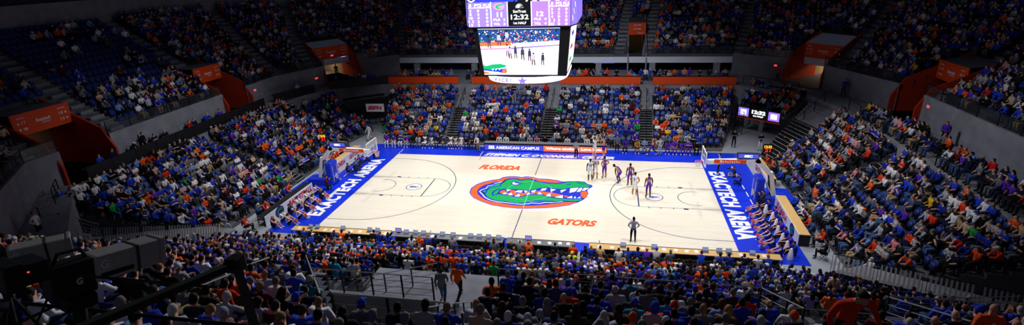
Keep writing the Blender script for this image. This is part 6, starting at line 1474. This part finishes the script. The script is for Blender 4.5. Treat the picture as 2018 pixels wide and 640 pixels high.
single((-19.0, -8.9, .0), -1.2, 'sit_a', 'orange red', 'charcoal', 'dark', 'person in orange red seated behind the near end of the left media table'); chair((-19.0, -8.9, 0), -1.2, 'dark folding chair behind the near end of the left media table', 'loose folding chairs')
single((19.35, -6.4, .0), 1.5, 'sit_a', 'orange red', 'charcoal', 'black', 'person in orange red seated behind the near end of the right media table'); chair((19.35, -6.4, 0), 1.5, 'dark folding chair behind the near end of the right media table', 'loose folding chairs')
sw = single((10.98, -27.85, 9.22), PI+.25, 'sweater', 'orange red', 'charcoal', 'dark', 'big person in orange red sweater coming up the near right stairs, head bowed', scale=1.15); sw.scale = (1.32, 1.22, 1.15)
# --- pep band in the near right corner
band_blue = cloth('royal blue'); nb = 0
BAND = []
for r_ in range(5):
    for k in range(7):
        t = (k+.5)/7; x = 12.4+(16.9-12.4)*t+r_*.45+.15*(k % 2); i = r_+0; y = -11.0-(i+.62)*(7.4/9); z = .3+.36*i
        if x > 17.0+(i+.6)*.5: continue
        BAND.append((x, y, z))
for i, (x, y, z) in enumerate(BAND):
    hk = ['short', 'thin', 'short', 'cap', 'long', 'short', 'pony'][i % 7]; num_ = ['7', '7', '1', '7', '3', '7'][i % 6]
    r_ = round((z-.3)/.36); k_ = sum(1 for q in BAND[:i] if q[2] == z)
    p = person((x, y, z), RNG.normal()*.2+.1, ['sit_a', 'sit_c', 'sit_b'][i % 3], band_blue, 'dark' if i % 3 else 'brown', hk, trousers='denim blue', skin='light' if i % 4 else 'medium', sleeve='white', hatc='white' if hk == 'cap' else None,
               label='band member in blue jersey with white sleeves, number %s, row %d, %s from left' % (num_, r_+1, ORD[k_]), group='pep band in the near right corner')
    if i % 3 != 2: num(p, num_, mat('number_orange', 'f0642a', .6), True, .86, .185, .13); lettering('name_strip', 'GATORS', .26, .05, (0, -.18, 1.01), (1, 0, 0), (0, 0, 1), mat('number_orange', 'f0642a', .6), p, bold=.01)
gp = person((20.9, -13.2, .0), 1.6, 'guitar', band_blue, 'brown', 'short', trousers='khaki', sleeve='white', label='guitarist in blue jersey with white sleeves standing before the blue drape'); bpy.context.view_layer.update()
g = MB(); g.bevbox((.05, .30, 1.02), (.34, .06, .26), .05); g.bar((.18, .30, 1.05), (.80, .36, 1.24), .05, .025); g.bevbox((.85, .365, 1.255), (.14, .025, .07), .01); go = g.build('guitar', mat('guitar_wood', 'c8923c', .4)); go.matrix_world = gp.matrix_world; tag(go, 'tan electric guitar held by the guitarist by the blue drape', 'guitar')
# ------------------------------------------------------------------ near deck: parapet, railings, steps
b = MB(); b.box((-2.15, -22.62, 4.7), (4.7, .22, 2.45)); struct(b.build('wall_near_parapet', concrete))
b = MB(); b.box((-.6, -20.0, 3.32), (8.2, 5.6, .26)); b.quad((-4.5, -29, 3.45), (3.2, -29, 3.45), (3.2, -22.5, 3.45), (-4.5, -22.5, 3.45)); struct(b.build('floor_near_landing', concrete))
b = MB(); b.quad((-4.5, -22.4, 3.4), (.3, -28.8, 3.4), (.3, -28.8, 9.3), (-4.5, -22.4, 6.1)); b.quad((2.62, -22.4, 3.4), (3.0, -28.8, 3.4), (3.0, -28.8, 9.3), (2.62, -22.4, 6.1)); b.quad((.3, -28.8, 3.4), (3.0, -28.8, 3.4), (3.0, -28.8, 9.3), (.3, -28.8, 9.3)); struct(b.build('wall_near_portal', concrete))
b = MB()
for k in range(24): b.box((1.75, -28.6+.32*k, 9.1-.235*k-.35), (1.4, .32, .7))
struct(b.build('stairs_near_portal', concrete))
b = MB()
for x in (11.2, 14.6): b.quad((x, -25.6, 3.4), (x, -22.4, 3.4), (x, -22.4, 6.4), (x, -25.6, 8.0))
b.quad((11.2, -25.6, 3.4), (14.6, -25.6, 3.4), (14.6, -25.6, 8.0), (11.2, -25.6, 8.0)); struct(b.build('wall_near_right_portal', concrete_d))
bright = mat('rail_bright', 'b9b6b0', .35, .6)
def nr(label, pts, h=.95, **k): return railing(label, pts, h, k.pop('bars', 3), step=k.pop('step', 1.1), bar_m=bright, r=.022, group='railings of the near deck', **k)
nr('steel railing on top of the near concrete parapet', [(-4.5, -22.6, 5.92), (.2, -22.6, 5.92)])
nr('steel stair railing right of the near concrete parapet', [(.95, -25.0, 6.5), (.95, -22.6, 4.9), (.95, -20.6, 3.5)])
nr('steel stair railing on the right side of the near portal steps', [(2.5, -26.4, 7.5), (2.5, -22.6, 4.9), (2.5, -20.6, 3.5)])
nr('slanting steel railing on the left edge of the sunken near portal', [(-4.7, -22.5, 6.4), (.1, -28.8, 9.6)])
nr('steel railing behind the sunken near portal', [(.35, -28.75, 9.6), (2.95, -28.75, 9.6)])
nr('steel railing along the cross aisle in front of the near concrete parapet', [(-4.6, -19.6, 3.45), (-1.4, -17.9, 3.45)])
nr('steel railing along the front of the near deck, right of the portal steps', [(2.6, -22.5, 6.42), (11.1, -22.5, 6.42)], step=2.2)
nr('steel railing along the front of the near deck at far right', [(14.7, -22.5, 6.42), (22.4, -22.3, 6.42)], step=2.0)
nr('steel railing down the left side of the near right portal', [(11.1, -25.7, 8.0), (11.1, -22.5, 6.4)])
nr('steel railing down the right side of the near right portal', [(14.7, -25.7, 8.0), (14.7, -22.5, 6.4)])
nr('steel railing around the near right portal mouth', [(11.2, -22.3, 5.6), (14.6, -22.3, 5.6)])
nr('long steel railing across the near left deck', [(-15.2, -24.1, 6.85), (-4.9, -24.1, 6.85)], step=2.4, bars=2)
nr('short looped handrail in the near left aisle, front one', [(-4.6, -25.6, 7.9), (-5.0, -24.0, 7.2)], bars=1)
nr('short looped handrail in the near left aisle, rear one', [(-3.2, -28.8, 9.4), (-3.8, -27.0, 8.6)], bars=1)
nr('dark railing in the bottom right corner crossing the band', [(17.4, -19.2, 4.2), (21.4, -18.2, 4.0)], bars=4)
nr('dark railing at the right edge beside the corner stand', [(19.6, -16.6, 2.8), (25.2, -19.9, 4.6)], bars=4)
railing('railing of the right walkway above the right stand', [(26.8, -13.4, 4.1), (26.7, 11.0, 4.1)], .95, 2, step=2.2)
railing('railing of the corner walkway above the far right block', [(24.6, 17.4, 4.1), (20.2, 21.2, 4.1)], .95, 2, step=1.6)
railing('rail down the black stairs right of the far right tunnel', [(21.5, 10.3, 1.6), (25.6, 13.4, 4.2)], .9, 1, step=1.5)
railing('short rail in front of the first left vomitory', [(-29.6, -12.2, 4.1), (-28.0, -13.8, 4.1)], .95, 3, step=1.0)
for k in (1, 2, 3):
    x = (-10.05, -.15, 9.9)[k-1]
    railing('thin handrail down the %s of the far stand stairs' % ('leftmost', 'middle', 'rightmost')[k-1], [((-10.05, -.15, 9.7)[k-1], 11.2, .3), ((-10.75, -.15, 10.1)[k-1], 20.4, 3.0)], .85, 0, step=1.3, r=.018)
# ------------------------------------------------------------------ left corner walkway: steps and ledges
b = MB(); terrace(b, q2(((-25.0, -13.6), (-23.2, -17.6), (-28.8, -15.0), (-26.8, -18.8))), 8, 1.6, .31, 0); struct(b.build('stairs_left_corner', concrete))
b = MB(); b.prism([(-24.9, -13.5), (-21.4, -16.8), (-19.4, -13.0), (-20.2, -12.6)], 0, 1.1); struct(b.build('floor_corner_ledge', concrete_d))
railing('bright handrail beside the steps in the left corner walkway', [(-25.1, -13.9, 1.9), (-28.7, -15.4, 4.1)], .95, 3, step=1.0, bar_m=bright)
railing('handrail on the near side of the left corner steps', [(-23.3, -17.5, 1.9), (-26.8, -18.9, 4.1)], .95, 3, step=1.0)
single((-26.2, -16.4, 3.2), -1.3, 'stand_b', 'white', 'charcoal', 'grey', 'person in white shirt on the left corner steps above the television cameras')
single((-29.6, -14.4, 4.1), -1.1, 'stand_a', 'royal blue', 'denim blue', 'dark', 'person in royal blue at the top of the left corner steps')
# ------------------------------------------------------------------ television cameras in the left foreground
tv_grey = mat('camera_grey', 'b3aea8', .55, noise=.05, scale=20); tv_black = mat('camera_black', '131316', .5); letter_w = mat('camera_letter', 'dededa', .5)
def tvcam(loc, target, label, s=1.0, hood=True):
    r = thing('television_camera', loc, 0, label, 'television camera', 'television cameras in the left foreground'); d = Vector(target)-Vector(loc); r.rotation_euler = d.to_track_quat('X', 'Z').to_euler(); r.scale = (s,)*3
    b = MB(); b.bevbox((.42, 0, .02), (.62, .26, .27), .03); lens = b.build('box_lens', tv_grey, r)
    b = MB(); b.bevbox((.75, 0, .02), (.05, .28, .29), .015); b.build('lens_hood', tv_grey, lens)
    b = MB(); b.bevbox((.50, 0, .02), (.03, .275, .285), .008); b.build('strap', mat('strap_green', '3f4030', .7), lens)
    b = MB(); b.tube([(.70, 0, .02), (.785, 0, .02)], [.10, .11], 20); b.build('front_element', mat('lens_glass', '0a0c14', .05, spec=.8), lens)
    b = MB(); b.box((.30, -.133, -.05), (.30, .006, .045)); b.build('side_groove', tv_black, lens)
    lettering('camera_letter', 'G', .075, .10, (.19, -.134, .06), (1, 0, 0), (0, 0, 1), letter_w, lens, bold=.06); b = MB(); 
    for (a, c) in (((.14, .0), (.24, .0)), ((.24, .0), (.24, .12)), ((.24, .12), (.14, .12)), ((.14, .12), (.14, .0))): b.bar((a[0], -.134, a[1]), (c[0], -.134, c[1]), .004, .006)
    b.build('letter_frame', letter_w, lens)
    b = MB(); b.bevbox((-.05, 0, -.02), (.36, .22, .34), .025); body = b.build('camera_body', tv_black, r)
    lettering('camera_letter', 'G', .05, .07, (-.02, -.113, -.04), (1, 0, 0), (0, 0, 1), letter_w, body, bold=.04)
    b = MB(); b.tube([(-.16, 0, .15), (-.12, 0, .24), (.06, 0, .24), (.10, 0, .15)], .018, 6); b.build('carry_handle', tv_black, body)
    b = MB(); b.bevbox((-.36, 0, .17), (.24, .30, .20), .02); b.bevbox((-.50, 0, .17), (.14, .34, .25), .015); vf = b.build('viewfinder', tv_black, r)
    b = MB(); b.box((-.40, -.153, .2), (.015, .004, .012)); b.build('tally_light', exit_m, vf)
    b = MB(); b.bevbox((.0, 0, -.28), (.26, .18, .14), .03); b.tube([(0, 0, -.34), (0, 0, -.55)], .06, 10); b.build('pan_head', tv_black, r)
    for s_ in (-1, 1): b = MB(); b.tube([(-.05, s_*.1, -.28), (-.6, s_*.2, -.42)], .014, 6); b.build('pan_handle', tv_black, r)
    for k in range(3):
        a = 2*PI*k/3+.5; b = MB(); b.tube([(0, 0, -.5), (.62*math.cos(a), .62*math.sin(a), -2.3)], .03, 6); b.build('tripod_leg', tv_black, r)
    b = MB(); b.tube([(-.2, .05, -.15), (-.35, .1, -.5), (-.1, .15, -.9), (-.4, .3, -1.6)], .012, 5); b.build('cable', tv_black, r)
    return r
tvcam((2.22, -34.62, 15.03), (2.47, -33.66, 14.84), 'near grey and black television camera marked with a white letter, pointing at the court', .80)
tvcam((.50, -34.05, 14.66), (1.1, -33.3, 14.58), 'second television camera farther left, partly hidden behind the near one', .72)
person((1.75, -35.3, 13.35), -.7, 'lean', 'black', 'black', 'cap', trousers='black', skin='medium', label='camera operator in black bending behind the near television camera', hatc='black')
person((-.35, -34.5, 13.15), -.8, 'lean', 'black', 'dark', 'short', trousers='black', skin='medium', label='camera operator in black at the far left television camera')
plat = thing('camera_platform', (1.0, -34.9, 0), 0, 'black camera platform carrying the television cameras at bottom left', 'platform')
b = MB(); b.bevbox((0, -.2, 13.0), (4.4, 2.6, .16), .02); b.build('platform_deck', deckp, plat)
for x in (-2, 0, 2):
    for y in (-1.3, .9): z0 = deck_z(-22.4-(-34.9+y))+DR; b = MB(); b.tube([(x, y, z0-.35), (x, y, 12.95)], .04, 6); b.build('leg', rail_m, plat)
b = MB(); b.tube([(-2.1, 1.05, 14.0), (2.1, 1.05, 14.0)], .02, 6); b.build('guard_rail', rail_m, plat)
sf = thing('camera_crane', (4.1, -35.4, 0), 0, 'dark angled strut frame of a camera crane crossing the lower left crowd', 'crane')
pA, pT, pB = Vector((-.30, -.45, 15.62)), Vector((-.17, .52, 15.42)), Vector((.24, .10, 15.28))
for nm, a, c in (('strut', pA, pT), ('strut', pT, pB+(pB-pT)*.8)): b = MB(); b.bar(a, c, .05, .04); b.build(nm, mat('crane_black', '26241f', .5), sf)
b = MB(); b.bevbox(pT, (.09, .09, .10), .012); b.build('pivot', mat('crane_black', '26241f', .5), sf)
b = MB(); b.bar(pB+(pB-pT)*.8, (.3, .0, 13.2), .06, .06); b.bevbox((.3, 0, 12.75), (.5, .5, .9), .03); b.build('base', mat('crane_black', '26241f', .5), sf)
b = MB(); b.tube([(-1.68, .65, 15.12), (-.95, 1.1, 14.77)], .012, 6); b.build('cable_rod', mat('crane_black', '26241f', .5), sf)
tag(CROWD.build('crowd', PALM), 'crowd of seated spectators filling the stands all round the court', 'crowd', kind='stuff')
# ------------------------------------------------------------------ light: court floodlights in the roof, plus added fill spots on the stands
W = bpy.data.worlds.new('world'); S.world = W; W.use_nodes = True; W.node_tree.nodes['Background'].inputs[0].default_value = (.45, .5, .75, 1); W.node_tree.nodes['Background'].inputs[1].default_value = .035
def spot(loc, target, power, ang, blend=.6, size=.6, col=(1, .97, .93)):
    l = bpy.data.lights.new('flood_or_fill', 'SPOT'); l.energy = power; l.spot_size = ang; l.spot_blend = blend; l.shadow_soft_size = size; l.color = col
    o = bpy.data.objects.new('flood_or_fill', l); COL.objects.link(o); o.location = loc
    o.rotation_euler = (Vector(target)-Vector(loc)).to_track_quat('-Z', 'Y').to_euler(); return o
for x in (-15, -5, 5, 15):
    for y in (-12, 12):
        spot((x, y, 24), (x*.75, y*.2, 0), 9000, 1.45, 1.0, .8)
def fill(loc, target, power, ang): spot(loc, target, power, ang, 1.0, 1.5, (.86, .9, 1))  # added fill spots that lift the stands, not fixtures of the arena
fill((0, -4, 25), (0, 16, 1), 26000, 1.35); fill((-6, 0, 25), (-24, 0, 2), 13000, 1.05); fill((6, 0, 25), (23, 0, 2), 13000, 1.05); fill((0, 2, 25), (0, -20, 4), 22000, 1.5)
